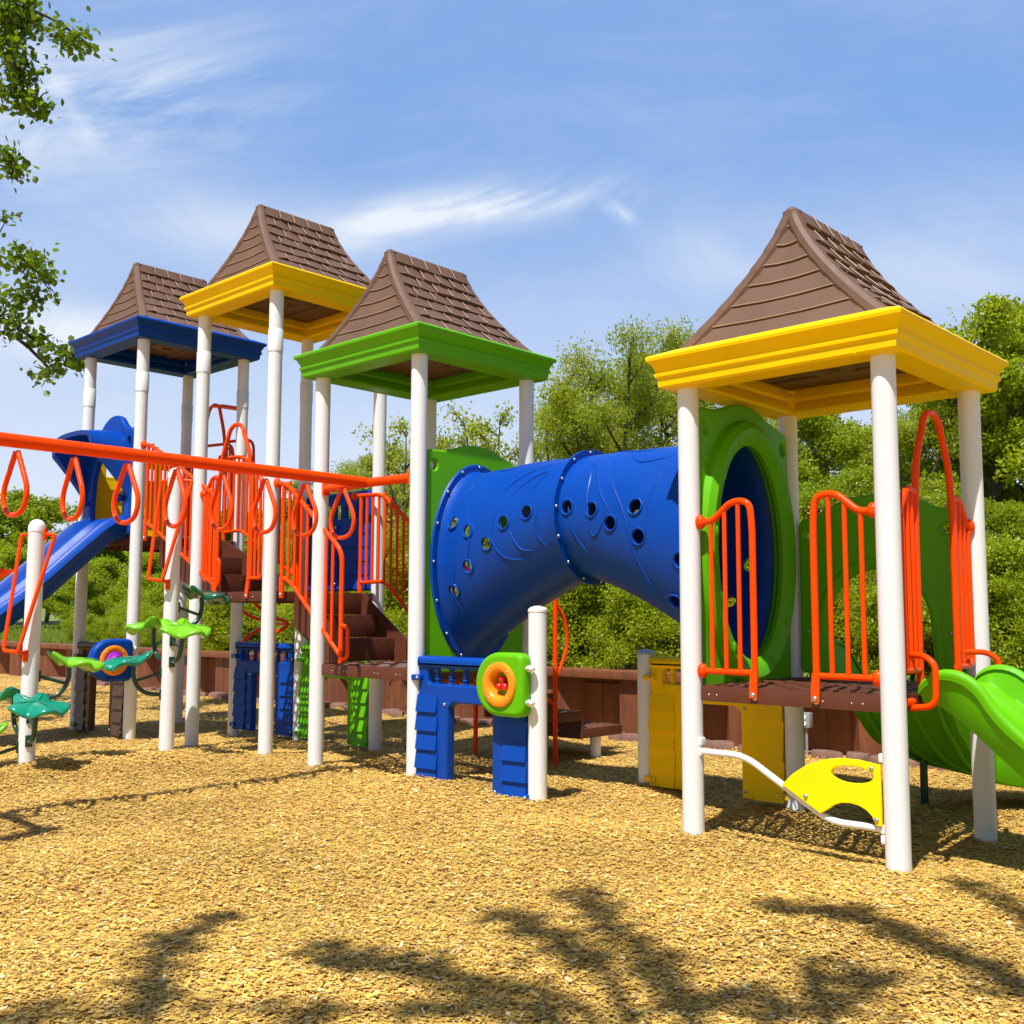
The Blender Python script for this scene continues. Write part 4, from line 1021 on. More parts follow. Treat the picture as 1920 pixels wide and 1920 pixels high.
# ------------------------------------------------------------------ slides
def trough(mb, path, sec_fn, n=None):
    P = path; rings = []
    for i, p_ in enumerate(P):
        t_ = (P[min(i + 1, len(P) - 1)] - P[max(i - 1, 0)]).normalized()
        sd = t_.cross(Vector((0, 0, 1))).normalized(); upv = sd.cross(t_).normalized()
        rings.append([p_ + sd * a + upv * b for a, b in sec_fn(i / (len(P) - 1))])
    mb.loft(rings, True, False, True)
def trough_sec(hw, wall_h, lanes=2, rim=.03, th=.022, hump=.06):
    top = []; K = 24
    for k in range(K + 1):
        u = -1 + 2 * k / K; top.append((u * (hw - .05), hump * (math.cos(u * pi / 1.0 * (lanes / 2)) * .5 + .5) ** 1.5 * (1 if lanes == 2 else 0) + .05 * max(0, (abs(u) - .72) / .28) ** 2))
    L = [(-hw + .005, wall_h * .45), (-hw - .012, wall_h)] ; 
    rimL = [(-hw - .012 - rim * .5 + rim * math.cos(a), wall_h + rim * math.sin(a)) for a in (0, .8, 1.6, 2.4, 3.14, 3.8)]
    outer = [(-hw - .012 - rim * 1.25, wall_h - .03), (-hw - th - .01, wall_h - .035), (-hw - th + .012, wall_h * .3), (-hw + .035, -th - .005)]
    left = list(reversed([(-hw + .012, .06)] + L + rimL + outer))
    right_ = [(-a, b) for a, b in reversed(left)]
    bottom = [(hw * .5, -th + .012), (hw * .25, -th - .004), (0, -th + hump * .55), (-hw * .25, -th - .004), (-hw * .5, -th + .012)]
    return left + top + right_ + bottom
# blue slide
bs = thing('slide', 'blue double lane slide with a moulded hood running down to the left', 'slide', (XB + .6, -1.2, 1.0))
xc = XB + .6
path = spline([Vector((xc, .05, 2.075)), Vector((xc, -.12, 2.06)), Vector((xc, -.42, 1.80)), Vector((xc, -.85, 1.40)), Vector((xc, -1.35, 1.02)), Vector((xc, -1.9, .62)), Vector((xc, -2.45, .36)), Vector((xc, -2.9, .27)), Vector((xc, -3.2, .26))], 6)
bsec = [(0, .185), (.05, .17), (.10, .08), (.17, .015), (.24, .01), (.30, .05), (.345, .12), (.375, .175), (.395, .195), (.415, .19), (.43, .165), (.455, .168), (.50, .165), (.515, .14), (.50, .115), (.455, .10), (.40, .03), (.34, -.045), (.22, -.055), (.12, -.01), (0, .05)]
bring = [(-a, b) for a, b in reversed(bsec[1:-1])]; bring = bsec + bring
mb = MB(); trough(mb, path, lambda s_: bring); mb.build('chute', M['blue'], bs, (xc, -1.2, 1.2), angle=50)
mb = MB(); mb.tube([(xc, -2.5, -.1), (xc, -2.5, .33)], .04, 12); mb.build('support_leg', M['darkblue'], bs, (xc, -2.5, 0))
tf = F('front', XB); d = DB
ol = [(.065, d + .02), (.24, d + .02), (.24, d + .42), (.27, d + .66), (.36, d + .84), (.50, d + .92), (.62, d + .94), (.76, d + .90), (.88, d + .78), (.945, d + .56), (.955, d + .30), (.955, d + .02), (1.135, d + .02), (1.135, d + 1.13), (1.00, d + 1.15), (.93, d + 1.20), (.86, d + 1.27), (.76, d + 1.305), (.64, d + 1.30), (.52, d + 1.25), (.42, d + 1.17), (.30, d + 1.13), (.065, d + 1.12)]
mb = MB(); add_panel(mb, tf, [fil2(ol, .035), ell(1.07, d + .98, .04, .05), ell(.13, d + .98, .04, .05)], .075, .022, .02)
# visor sweeping out over the chute
rings = []
for k in range(9):
    s_ = k / 8; yy = -.03 - .42 * s_; hw_ = .50 - .05 * s_; leg = d + .34 + .52 * s_ ** .8; topz = d + 1.14 - .02 * s_ - .03 * s_ * s_; ring = []
    prof_ = [(-1, 0), (-1.02, .25), (-1.0, .5), (-.93, .72), (-.78, .88), (-.5, .97), (-.2, 1.0), (.2, 1.0), (.5, .97), (.78, .88), (.93, .72), (1.0, .5), (1.02, .25), (1, 0)]
    for a, b in prof_: ring.append(Vector((xc + a * hw_, yy - .07 * (1 - b) * 0, leg + (topz - leg) * b)))
    for a, b in reversed(prof_): ring.append(Vector((xc + a * (hw_ - .05), yy + .012, leg + .01 + (topz - .055 - leg) * b)))
    rings.append(ring)
mb.loft(rings)
mb.sphere((xc + .385, -.10, d + .40), .045, 12); mb.sphere((xc - .385, -.10, d + .40), .045, 12)
mb.build('hood', M['blue'], bs, (xc, 0, d), angle=45)
# bright green slide leaving the right tower
gs = thing('slide', 'bright green wave slide with rolled rims at the right edge', 'slide', (4.3, .6, .6))
path = spline([Vector((3.64, .6, .845)), Vector((3.74, .6, .82)), Vector((3.88, .6, .72)), Vector((4.02, .6, .595)), Vector((4.22, .6, .43)), Vector((4.5, .6, .26)), Vector((4.85, .6, .16)), Vector((5.2, .6, .14))], 6)
def gsec(s_):
    wh = .035 + .075 * math.exp(-((s_ - .16) / .12) ** 2) + .10 * min(1, s_ * 4); return trough_sec(.355, wh, 1, .028, .022, 0)
mb = MB(); trough(mb, path, gsec); mb.build('chute', M['lime'], gs, (4.3, .6, .6), angle=50)
mb = MB(); mb.tube([(4.75, .6, -.1), (4.75, .6, .17)], .04, 12); mb.build('support_leg', M['bracket'], gs, (4.75, .6, 0))
# curved green slide behind
cs = thing('slide', 'shaded green curved slide behind the right tower on a dark green leg', 'slide', (3.2, 2.0, .4))
path = spline([Vector((3.0, 1.24, .85)), Vector((3.0, 1.38, .80)), Vector((3.0, 1.62, .56)), Vector((3.03, 1.90, .36)), Vector((3.18, 2.18, .235)), Vector((3.50, 2.40, .19)), Vector((3.95, 2.48, .165)), Vector((4.5, 2.48, .15)), Vector((4.9, 2.45, .14))], 7)
def csec(s_): return trough_sec(.36, .22 + .10 * math.sin(pi * min(1, s_ * 1.6)), 1, .028, .022, 0)
mb = MB(); trough(mb, path, csec)
for off in (-.24, -.08, .09, .25):                       # stiffening ribs moulded under the trough
    rp = []
    for i, p_ in enumerate(path[3:-2]):
        t_ = (path[i + 4] - path[i + 2]).normalized(); sd = t_.cross(Vector((0, 0, 1))).normalized(); rp.append(p_ + sd * off - sd.cross(t_).normalized() * .026)
    mb.tube(rp, .017, 7)
mb.build('chute', M['lime'], cs, (3.2, 2.0, .4), angle=50)
mb = MB(); mb.tube([(2.90, 2.06, -.1), (2.90, 2.06, .30)], .026, 12); mb.build('support_leg', M['bracket'], cs, (2.84, 2.12, 0))

# ------------------------------------------------------------------ transfer steps at the back of the green tower
t = thing('transfer_steps', 'low brown transfer platforms with tall orange handrails behind the green tower', 'transfer station', (-.6, 1.8, 0))
for k, (ya, yb, z) in enumerate(((1.27, 1.66, .60), (1.66, 2.05, .43), (2.05, 2.62, .27))):
    mb = MB(); mb.box(-.92, -.10, ya, yb, z - .085, z, .006)
    for i in range(9):
        for j in range(4): mb.tube([(-.86 + i * .088 - .02, ya + .07 + j * (yb - ya - .1) / 4, z + .001), (-.86 + i * .088 + .02, ya + .11 + j * (yb - ya - .1) / 4, z + .001)], .004, 5)
    o = mb.build('platform', M['deck'], t, (-.5, ya, z), angle=30)
    if k < 2: MB().box(-.92, -.10, yb - .012, yb - .002, z - .25, z - .086).build('riser', M['deck'], t, (-.5, yb, z))
for x in (-.2, -.82):
    MB().lathe([(.05, -.1), (.05, .19)], (x, 2.35, 0), 16).build('leg', M['white'], t, (x, 2.35, 0))
for x in (-.03, -.98):
    mb = MB(); mb.tube(fillet([(x, 1.60, -.1), (x, 1.60, 1.62), (x, 1.26, 1.80)], .12, 5), .021, 12)
    mb.tube(spline([(x, 1.62, 1.35), (x + .02, 1.70, 1.22), (x + .02, 1.73, 1.02), (x + .01, 1.68, .86), (x, 1.61, .74)], 6), .016, 10)
    mb.tube(fillet([(x, 1.60, .50), (x, 1.34, .66), (x, 1.30, 1.70)], .04, 4), .016, 10); mb.build('handrail', M['orange'], t, (x, 1.6, 0))
    bolt(t, (x + .022, 1.60, .30), (1, -.3, 0), .6); bolt(t, (x + .022, 1.60, .52), (1, -.3, 0), .6)

# ------------------------------------------------------------------ sinuous climber behind the blue tower
t = thing('wave_climber', 'tall orange climber of looping bars behind the far towers', 'climber', (-4.8, 1.9, 0))
for x in (-5.10, -4.66):
    mb = MB(); mb.tube(fillet([(x, 1.22, 3.22), (x, 1.58, 3.30), (x, 1.62, 2.1), (x, 1.72, 1.7)], .12, 5) , .018, 10)
    mb.tube(spline([(x, 1.72, 1.7), (x, 1.62, 1.45), (x, 1.85, 1.26), (x, 2.12, 1.15), (x, 1.86, 1.0), (x, 1.70, .78), (x, 1.88, .55), (x, 2.16, .42), (x, 2.16, .1), (x, 2.16, -.1)], 6), .021, 10)
    mb.box(x - .06, x + .06, 2.10, 2.22, .01, .05, .005); mb.build('side_rail', M['orange'], t, (x, 1.8, 0))
for y, z in ((1.62, 2.1), (1.62, 1.47), (2.12, 1.15), (1.70, .78), (2.16, .42)): MB().tube([(-5.10, y, z), (-4.66, y, z)], .015, 10).build('rung', M['orange'], t, (-4.9, y, z))

# ------------------------------------------------------------------ far-left piece of another play unit
t = thing('play_post', 'dark blue post with a round cap and an orange arm at the far left edge', 'play post', (-10.2, .72, 0))
x, y = -10.2, .72
MB().lathe([(.075, -.1), (.075, 2.18)], (x, y, 0), 20).build('post', M['darkblue'], t, (x, y, 0))
mb = MB(); mb.sphere((x, y, 2.24), .10, 18, (1, 1, .85)); mb.build('cap', M['blue'], t, (x, y, 2.24))
mb = MB(); q = MB(); add_panel(mb, lambda u, v, w_: Vector((x + u * .72, y + u * .68, 1.66 + v + w_ * 0)) + Vector((.68, -.72, 0)) * w_, [[(-.12, -.02), (.02, -.06), (.06, .02), (.30, .14), (.42, .17), (.42, .24), (.20, .26), (.0, .26), (-.12, .24)]], .05, .01); mb.build('arm', M['orange'], t, (x, y, 1.8))

# ------------------------------------------------------------------ vegetation
def add_attr(me, vals): at = me.attributes.new('rnd', 'FLOAT', 'FACE'); at.data.foreach_set('value', vals.astype(np.float32))
def leaf_cards(P, size, asp, up_bias=.5, droop=0, jitter=.35):
    """diamond leaves, one quad each, facing mostly up and out"""
    n = len(P); d = rng.normal(size=(n, 3)); d[:, 2] -= droop; d /= np.linalg.norm(d, axis=1)[:, None]
    nr = rng.normal(size=(n, 3)); nr[:, 2] += up_bias * 2; nr -= d * (nr * d).sum(1)[:, None]; nr /= np.linalg.norm(nr, axis=1)[:, None]
    s = np.cross(d, nr); L = size * rng.uniform(1 - jitter, 1 + jitter, n)[:, None]
    b = P; tip = P + d * L; mid = P + d * L * .45 
    return np.stack([b, mid + s * L * asp / 2 + nr * L * .06, tip, mid - s * L * asp / 2 + nr * L * .06], 1).reshape(-1, 3)
def crown_mesh(name, P, size, asp, mat, **kw):
    v = leaf_cards(P, size, asp, **kw).astype(np.float32); n = len(P)
    me = bpy.data.meshes.new(name); raw_mesh(me, v, np.arange(n * 4, dtype=np.int32).reshape(n, 4)); me.materials.append(mat)
    add_attr(me, rng.uniform(0, 1, n)); return me
def skeleton(rs, H, spread, n_limb, base, lean=.0, curve=.35, up_=.7, multi=1):
    """trunk + limbs + twigs: returns (tubes, tips with weight)"""
    tubes = []; tips = []
    for mtr in range(multi):
        a0 = rs.uniform(0, 2 * pi); ln = lean + (.18 if multi > 1 else 0)
        tp = [Vector((0, 0, -.2))]; nseg = 7
        for k in range(1, nseg + 1):
            f_ = k / nseg; tp.append(Vector((math.cos(a0) * ln * H * f_ ** 1.3 + rs.gauss(0, .03) * H * .4, math.sin(a0) * ln * H * f_ ** 1.3 + rs.gauss(0, .03) * H * .4, H * .93 * f_)))
        r0 = .022 * H / multi ** .5
        tr = spline(tp, 3); tubes.append((tr, [max(r0 * (1 - .88 * i / (len(tr) - 1)), .012) for i in range(len(tr))]))
        for k in range(n_limb // multi):
            f_ = base + (1 - base) * (k + rs.random()) / (n_limb / multi); f_ = min(f_, .97); i = f_ * (len(tr) - 1); p0 = tr[int(i)]
            az = k * 2.4 + rs.uniform(-.4, .4) + a0; ll = spread * (1 - .62 * ((f_ - base) / (1 - base)) ** 1.3) * rs.uniform(.75, 1.15)
            el = rs.uniform(.25, .75) * up_ + .5 * f_; dv = Vector((math.cos(az) * math.cos(el), math.sin(az) * math.cos(el), math.sin(el)))
            p1 = p0 + dv * ll * .5 + Vector((0, 0, rs.uniform(-.04, .06) * ll)); p2 = p0 + dv * ll + Vector((rs.gauss(0, .1), rs.gauss(0, .1), rs.uniform(-curve, curve * .5))) * ll * .5
            lm = spline([p0, p1, p2], 4); tubes.append((lm, [max(r0 * .38 * (1 - .8 * q / 8), .007) for q in range(len(lm))]))
            tips.append((p2, 1.0))
            for q in range(6):
                g = rs.uniform(.3, .98); b0 = lm[int(g * (len(lm) - 1))]; dv2 = (dv + Vector((rs.gauss(0, .65), rs.gauss(0, .65), rs.gauss(.1, .45)))).normalized(); l2 = ll * rs.uniform(.22, .48)
                b1 = b0 + dv2 * l2; tubes.append(([b0, (b0 + b1) / 2 + Vector((0, 0, .03 * l2)), b1], [.010, .008, .005])); tips.append((b1, .8)); tips.append(((b0 + b1) / 2, .5))
        tips.append((tr[-1], 1.0)); tips.append((tr[-3], .8))
    return tubes, tips
def tree_meshes(name, seed, H, spread, n_limb, base, nleaf, size, asp, mat, clump=.42, up_bias=.4, droop=0, multi=1, flat=.7, bark='bark', **kw):
    rs = random.Random(seed); tubes, tips = skeleton(rs, H, spread, n_limb, base, multi=multi, **kw)
    mb = MB()
    for p_, r in tubes: mb.tube(p_, r, 7 if r[0] > .03 else 5)
    tm = mb.mesh('trunk'); tm.materials.append(M[bark])
    T = np.array([tuple(t_[0]) for t_ in tips]); W_ = np.array([t_[1] for t_ in tips]) * rng.uniform(.15, 1.0, len(tips)) ** 1.6; W_ /= W_.sum()
    idx = rng.choice(len(T), nleaf, p=W_); csz = clump * rng.uniform(.55, 1.35, len(T)); g = rng.normal(size=(nleaf, 3)); 
    rr = rng.uniform(0, 1, nleaf) ** (1 / 2.2); g = g / np.linalg.norm(g, axis=1)[:, None] * rr[:, None] * csz[idx][:, None]; g[:, 2] *= flat
    P = T[idx] + g; P[:, 2] -= droop * rng.uniform(0, .5, nleaf) * clump; P[:, 2] = np.maximum(P[:, 2], .05)
    return tm, crown_mesh('crown', P, size, asp, mat, up_bias=up_bias, droop=droop)
KINDS = {
 'willow': [tree_meshes('willow', 21 + k, 6.2, 2.1, 20, .22, 32000, .080, .34, M['leaf_b'], .45, .3, .45, 2) for k in range(2)],
 'maple': [tree_meshes('maple', 41 + k, 6.0, 2.0, 22, .22, 36000, .080, .62, M['leaf_a'], .40, .35, .1, 1, flat=.65) for k in range(2)],
 'wood': [tree_meshes('wood', 61 + k, 6.0, 2.5, 22, .12, 22000, .14, .75, M['leaf_c'], .60, .4, .1, 2, flat=.65) for k in range(2)],
 'sapling': [tree_meshes('sapling', 81 + k, 5.5, 1.1, 18, .30, 2600, .085, .55, M['leaf_b'], .34, .4, .2, 2) for k in range(2)],
 'bush': [tree_meshes('bush', 101 + k, 2.0, 1.25, 20, .06, 20000, .060, .50, M['leaf_a'], .34, .35, .1, 3) for k in range(3)],
 'shade': [tree_meshes('shade', 121 + k, 4.6, 1.9, 20, .10, 24000, .080, .48, M['leaf_c'], .44, .3, .2, 3, flat=.65) for k in range(2)],
}
def view_pt(u, dist):
    """ground point seen at image column u (0..1920) at a given depth along the view"""
    q = CAM + (right * ((u - 960) / 1979.8) + fwd) * dist; return q.x, q.y
NAMES = {'willow': 'willow_tree', 'maple': 'maple_tree', 'wood': 'bushy_tree', 'sapling': 'sapling', 'bush': 'bush', 'shade': 'undergrowth_tree'}
def plant(kind, u, dist, top, label, group, width=1.0, var=None):
    x, y = view_pt(u, dist); y = max(y, 4.9 if kind != 'bush' else 4.45); zb_ = float(bank(np.array(x), np.array(y)))
    i = random.randrange(len(KINDS[kind])) if var is None else var; tm, cm = KINDS[kind][i]
    H0 = {'willow': 6.5, 'maple': 6.3, 'wood': 6.5, 'sapling': 5.7, 'bush': 2.2, 'shade': 5.0}[kind]
    s_ = max(.3, (top - zb_) / H0); e = thing(NAMES[kind], label, 'bush' if kind == 'bush' else 'tree', (x, y, zb_), group)
    e.rotation_euler = (0, 0, random.uniform(0, 2 * pi)); e.scale = (s_ * width, s_ * width, s_)
    for nm, me in (('trunk', tm), ('crown', cm)):
        o = bpy.data.objects.new(nm, me); col.objects.link(o); o.parent = e
def top_at(v, dist): return CAM.z + (1154 - v) / 1979.8 * dist
# far wood on the left
for u, v, dst in ((-150, 940, 50), (-60, 925, 46), (20, 932, 44), (95, 925, 47), (165, 932, 43), (235, 950, 45), (300, 958, 42), (360, 962, 44), (420, 958, 40), (480, 945, 42), (540, 925, 38), (600, 905, 40)):
    plant('wood', u, dst, top_at(v, dst), 'green bushy tree in the far wood at the left', 'trees of the far wood', 1.1)
for u, v, dst in ((-60, 1010, 37), (60, 1020, 36), (130, 1050, 35), (215, 1040, 36), (290, 1030, 34), (370, 1030, 33), (440, 1010, 31), (520, 1000, 29), (330, 1090, 33), (170, 1110, 33)):
    plant('wood', u, dst, top_at(v, dst), 'green bushy tree along the front of the far wood', 'trees at the wood edge', 1.25)
for u, v, dst in ((620, 880, 31), (680, 845, 29), (745, 835, 27), (560, 960, 27), (640, 940, 25)):
    plant('willow', u, dst, top_at(v, dst), 'rounded pale willow beyond the green roof', 'pale willows in the middle distance', 1.15)
# bare-topped saplings in the gap
for u, v, dst in ((775, 740, 19), (835, 745, 20), (880, 770, 18.5), (930, 745, 20), (975, 760, 19)):
    plant('sapling', u, dst, top_at(v, dst), 'thin sapling with few leaves against the sky', 'thin saplings left of the willow')
plant('willow', 1175, 17.5, top_at(618, 17.5), 'tall airy willow rising behind the blue tube', 'tall willows behind the tube', .95, 0)
plant('willow', 1110, 18.5, top_at(668, 18.5), 'slender willow between the green roof and the tallest willow', 'tall willows behind the tube', 1.1, 1)
plant('willow', 1225, 19.5, top_at(640, 19.5), 'willow filling the gap beside the right tower roof', 'tall willows behind the tube', 1.15, 1)
plant('willow', 1300, 18.5, top_at(590, 18.5), 'tall willow partly hidden by the right tower roof', 'tall willows behind the tube', 1.0, 1)
plant('willow', 1060, 20, top_at(740, 20), 'lower willow behind the green end panel', 'tall willows behind the tube', 1.0, 1)
plant('maple', 1860, 14.5, top_at(540, 14.5), 'tall bright green maple at the right edge', 'maples at the right', 1.0, 0)
plant('maple', 1985, 15.5, top_at(520, 15.5), 'maple running out of the picture on the right', 'maples at the right', 1.0, 1)
for u, v, dst in ((1420, 690, 17), (1530, 715, 15.5), (1625, 770, 17), (1700, 730, 15), (1790, 690, 16)):
    plant('maple' if u % 20 else 'willow', u, dst, top_at(v, dst), 'leafy tree seen between the right tower posts', 'trees seen through the right tower', 1.0)
# shaded trees and undergrowth filling the bank behind the wall
for u, v, dst in ((770, 960, 17.5), (850, 930, 17), (930, 905, 16.5), (1010, 900, 16), (1090, 880, 16), (1180, 880, 15), (1270, 860, 15), (1350, 850, 14), (1440, 850, 14), (1530, 850, 13.4), (1620, 860, 13), (1710, 880, 12.6), (1800, 900, 12.2), (1890, 890, 12), (1970, 900, 12),
                  (560, 1010, 22), (640, 1000, 21), (700, 985, 19.5), (480, 1040, 24), (400, 1060, 26), (1480, 870, 18), (1400, 860, 19), (1660, 880, 19), (1580, 870, 20)):
    plant('shade', u, dst, top_at(v, dst), 'dense shrubby tree on the bank behind the retaining wall', 'shrubby trees on the bank')
for i in range(44):                                    # dense hedge-like bushes hard up against the wall
    x = -15.5 + i * .43 + random.uniform(-.15, .15); y = random.uniform(4.45, 5.0); zb_ = float(bank(np.array(x), np.array(y))); tm, cm = KINDS['bush'][i % 3]
    e = thing('bush', 'low leafy bush right behind the retaining wall', 'bush', (x, y, zb_), 'bushes behind the wall'); q = random.uniform(.42, .72) * (1 if x > -11 else .6); e.scale = (q * 1.1, q * 1.1, q); e.rotation_euler = (0, 0, random.uniform(0, 6.28))
    for nm, me in (('trunk', tm), ('crown', cm)):
        o = bpy.data.objects.new(nm, me); col.objects.link(o); o.parent = e
for i, u in enumerate(range(250, 2000, 62)):
    dst = 26 - (u - 250) / 1750 * 15.2 + random.uniform(-.5, .9); v = random.uniform(1045, 1120)
    plant('bush', u + random.uniform(-20, 20), dst, top_at(v, dst), 'low leafy bush right behind the retaining wall', 'bushes behind the wall')
for u, dst, top, kd in ((2130, 14, 5.2, 'maple'), (2330, 15, 5.8, 'willow'), (2550, 15.5, 5.4, 'maple'), (2080, 11.5, 3.0, 'shade'), (2200, 11.5, 3.2, 'shade'), (2360, 12, 3.0, 'shade'), (2520, 12, 3.3, 'shade'), (2700, 13, 3.0, 'shade')):
    plant(kd, u, dst, top, 'leafy tree continuing the green belt past the right edge', 'trees past the right edge')
# grass on the bank
def grass():
    n = 60000; x = rng.uniform(-36, -12, n); y = 4.1 + rng.exponential(3.2, n); k = y < 26; x, y = x[k], y[k]; n = len(x)
    z = bank(x, y); P = np.stack([x, y, z], 1); a = rng.uniform(0, 2 * pi, n); h = rng.uniform(.05, .17, n); wd = rng.uniform(.008, .018, n)
    sd = np.stack([np.cos(a), np.sin(a), 0 * a], 1) * wd[:, None]; ln = np.stack([rng.normal(0, .3, n), rng.normal(0, .3, n), np.ones(n)], 1) * h[:, None]
    v = np.stack([P - sd, P + sd, P + ln], 1).reshape(-1, 3).astype(np.float32)
    me = bpy.data.meshes.new('grass'); raw_mesh(me, v, np.arange(n * 3, dtype=np.int32).reshape(n, 3)); me.materials.append(M['blade']); add_attr(me, rng.uniform(0, 1, n))
    o = bpy.data.objects.new('grass', me); col.objects.link(o); tag(o, 'rough green grass growing on the bank behind the wall', 'grass', kind='stuff')
grass()

# oaks: one at the left whose twigs enter the frame, one behind the camera whose shade falls on the mulch
def oak_leaves(P, size, nrm_up=.6):
    n = len(P); lobes = [(0, 0), (.16, .10), (.12, .18), (.30, .22), (.26, .34), (.46, .30), (.42, .46), (.62, .33), (.66, .42), (.84, .16), (1, 0)]
    out_ = lobes + [(a, -b) for a, b in reversed(lobes[1:-1])]; m_ = len(out_)
    d = rng.normal(size=(n, 3)); d[:, 2] -= .35; d /= np.linalg.norm(d, axis=1)[:, None]
    nr = rng.normal(size=(n, 3)); nr[:, 2] += nrm_up * 2; nr -= d * (nr * d).sum(1)[:, None]; nr /= np.linalg.norm(nr, axis=1)[:, None]; s = np.cross(d, nr)
    L = size * rng.uniform(.65, 1.25, n)
    v = np.stack([P + d * (L * a)[:, None] + s * (L * b * .85)[:, None] + nr * (L * (.10 * abs(b) - .12 * a * a))[:, None] for a, b in out_], 1).reshape(-1, 3).astype(np.float32)
    f = np.arange(n * m_, dtype=np.int32).reshape(n, m_)
    return v, f
def oak(label, trunk, H, clumps, per, csize, lsize, limbs, rad=.2, cat='tree'):
    e = thing('oak_tree', label, cat, (trunk[0], trunk[1], 0)); O = Vector((trunk[0], trunk[1], 0)); rs = random.Random(5)
    mb = MB(); tr = spline([(0, 0, -.2), (.05, .03, H * .3), (-.04, .08, H * .62), (.06, 0, H)], 6); mb.tube(tr, [rad * (1 - .75 * i / (len(tr) - 1)) for i in range(len(tr))], 12)
    P = []
    for g in limbs:                                      # each limb: list of clump points it visits, from the trunk outward
        pts = [Vector(q) - O for q in g]; z0 = min(max(pts[0].z * .8 - .4, 1.5), H * .95); i = int(z0 / H * (len(tr) - 1)); lp = spline([tr[i], tr[i].lerp(pts[0], .55) + Vector((0, 0, .25))] + pts, 5)
        n = len(lp); mb.tube(lp, [max(.055 * (1 - i_ / n), .010) for i_ in range(n)], 7)
    for q, k in clumps:
        c = Vector(q) - O
        near = min((Vector(p_) - O for g in limbs for p_ in g), key=lambda w_: (w_ - c).length)
        for _ in range(3):
            tip = c + Vector((rs.gauss(0, csize * .7), rs.gauss(0, csize * .7), rs.gauss(0, csize * .6))); mb.tube([near, near.lerp(tip, .5) + Vector((0, 0, .03)), tip], [.012, .008, .004], 5)
        n = int(per * k); g = rng.normal(size=(n, 3)) * csize * k ** .4 * np.array([1, 1, .75]); P.append(np.array(c)[None] + g)
    tm = mb.mesh('trunk'); tm.materials.append(M['darkbark']); finish(bpy.data.objects.new('trunk', tm), e, O)
    P = np.concatenate(P); v, f = oak_leaves(P, lsize); me = bpy.data.meshes.new('crown'); raw_mesh(me, v, f); me.materials.append(M['oakleaf']); add_attr(me, rng.uniform(0, 1, len(P)))
    o = bpy.data.objects.new('crown', me); col.objects.link(o); o.parent = e; return e
OT = (-10.3, -2.6)
g1 = [(-8.0, -1.4, 8.5), (-7.0, -.9, 8.55), (-6.40, -.49, 8.37), (-6.10, -.20, 8.16), (-5.95, -.04, 8.0)]
g2 = [(-8.0, -1.5, 7.6), (-7.1, -.9, 7.55), (-6.55, -.5, 7.45), (-6.42, -.37, 7.30)]
g3 = [(-8.2, -1.4, 6.6), (-7.1, -.8, 6.6), (-6.70, -.5, 6.52)]
g4 = [(-8.0, -1.3, 5.5), (-7.0, -.6, 5.50), (-6.60, -.26, 5.35)]
g5 = [(-8.1, -1.2, 4.9), (-7.0, -.5, 4.75), (-6.60, -.16, 4.47), (-6.40, .05, 4.33), (-6.27, .18, 4.25)]
g6 = [(-7.1, -.55, 4.6), (-6.60, -.06, 4.22), (-6.54, -.04, 4.06)]
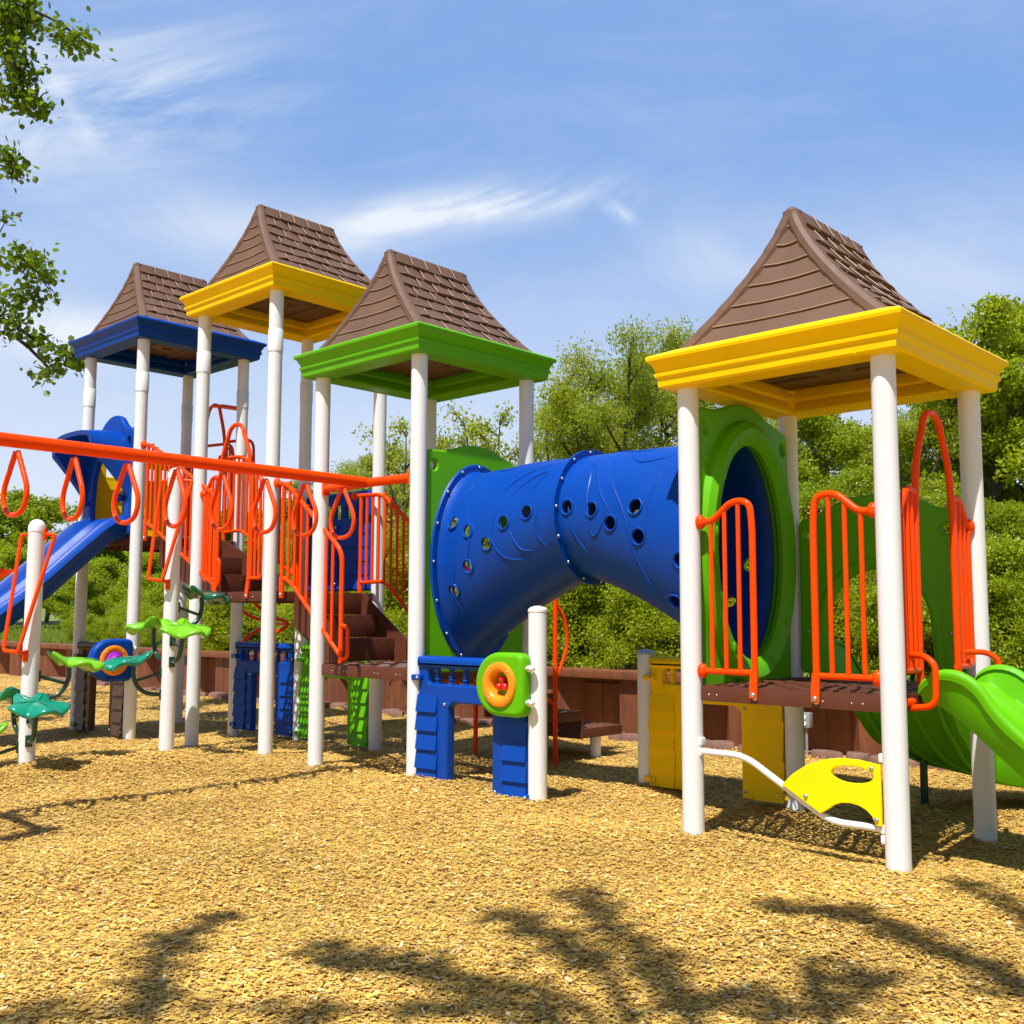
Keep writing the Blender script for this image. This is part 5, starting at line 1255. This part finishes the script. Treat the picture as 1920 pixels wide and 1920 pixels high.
cl = [((-6.58, -.66, 8.3), 1.3), ((-6.02, -.10, 8.02), .9), ((-6.16, -.24, 8.08), .5), ((-6.60, -.60, 7.80), 1.2), ((-6.53, -.53, 7.66), .8), ((-6.62, -.56, 7.42), 1.1), ((-6.48, -.43, 7.28), .8), ((-6.42, -.37, 7.25), .5), ((-6.74, -.55, 6.66), .6), ((-6.70, -.50, 6.50), .7),
      ((-6.84, -.53, 5.95), .2), ((-6.72, -.38, 5.48), 1.1), ((-6.52, -.20, 5.30), .9), ((-6.58, -.2, 5.05), .6), ((-6.78, -.38, 4.95), 1.1), ((-6.78, -.36, 4.66), .9), ((-6.60, -.16, 4.50), .5), ((-6.43, .03, 4.32), .8), ((-6.29, .16, 4.25), .5), ((-6.55, -.04, 4.08), .5), ((-6.66, -.65, 8.05), 1.0), ((-6.50, -.55, 8.5), 1.2), ((-6.75, -.75, 8.35), 1.2), ((-6.50, -.50, 8.25), .7)]
rs = random.Random(9)
bulk = [((OT[0] + rs.gauss(0, 1.2), OT[1] + rs.gauss(0, 1.0), 5.5 + rs.uniform(0, 3.6)), 2.0) for _ in range(26)]
oak('leafy oak branches reaching in from the left edge against the sky', OT, 8.6, cl + bulk, 125, .125, .096, [g1, g2, g3, g4, g5, g6])
# shade oak: limbs stand up-sun of the dappled patches
def upsun(x, y, h): return (x + .167 * h, y - .5 * h, h)
SP = [[(1.79, -2.72), (2.04, -3.0), (2.36, -3.28), (2.7, -3.5)], [(2.53, -2.67), (2.79, -2.68), (2.97, -2.58), (3.29, -2.55), (3.6, -2.6)], [(2.65, -1.89), (2.97, -2.0), (3.19, -2.07), (3.5, -2.2)], [(2.66, -1.40), (2.9, -1.58), (3.1, -1.72), (3.44, -1.93), (3.64, -2.06), (3.9, -2.3)],
      [(3.47, -1.0), (3.65, -.98), (3.83, -.98), (4.0, -1.04), (4.2, -1.1), (4.4, -1.2), (4.57, -1.32), (5.0, -1.6)], [(3.95, .0), (4.15, -.28), (4.4, -.6), (4.7, -1.0)], [(3.8, -2.27), (3.96, -2.04), (4.15, -2.05), (4.23, -1.64), (4.0, -1.7)], [(2.38, -3.75), (2.99, -3.16), (3.32, -2.78), (3.63, -2.49)]]
limbs = []; clumps = []; rs = random.Random(2)
for k, g in enumerate(SP):
    h = 8.2 + .4 * (k % 4); L3 = [upsun(a, b, h + .15 * i) for i, (a, b) in enumerate(g)]; limbs.append(list(reversed(L3)))
    for q0, q1 in zip(L3[:-1], L3[1:]):
        for f_ in (0, .33, .67): clumps.append((tuple(a + (b - a) * f_ + rs.gauss(0, .03) for a, b in zip(q0, q1)), .8))
for _ in range(34): clumps.append(((rs.uniform(5.0, 9.5), rs.uniform(-14.0, -10.2), rs.uniform(6.5, 9.5)), 2.2))
oak('large oak behind the viewpoint whose shade dapples the near wood chips', (8.3, -9.4), 9.6, clumps, 21, .055, .10, limbs, .24)
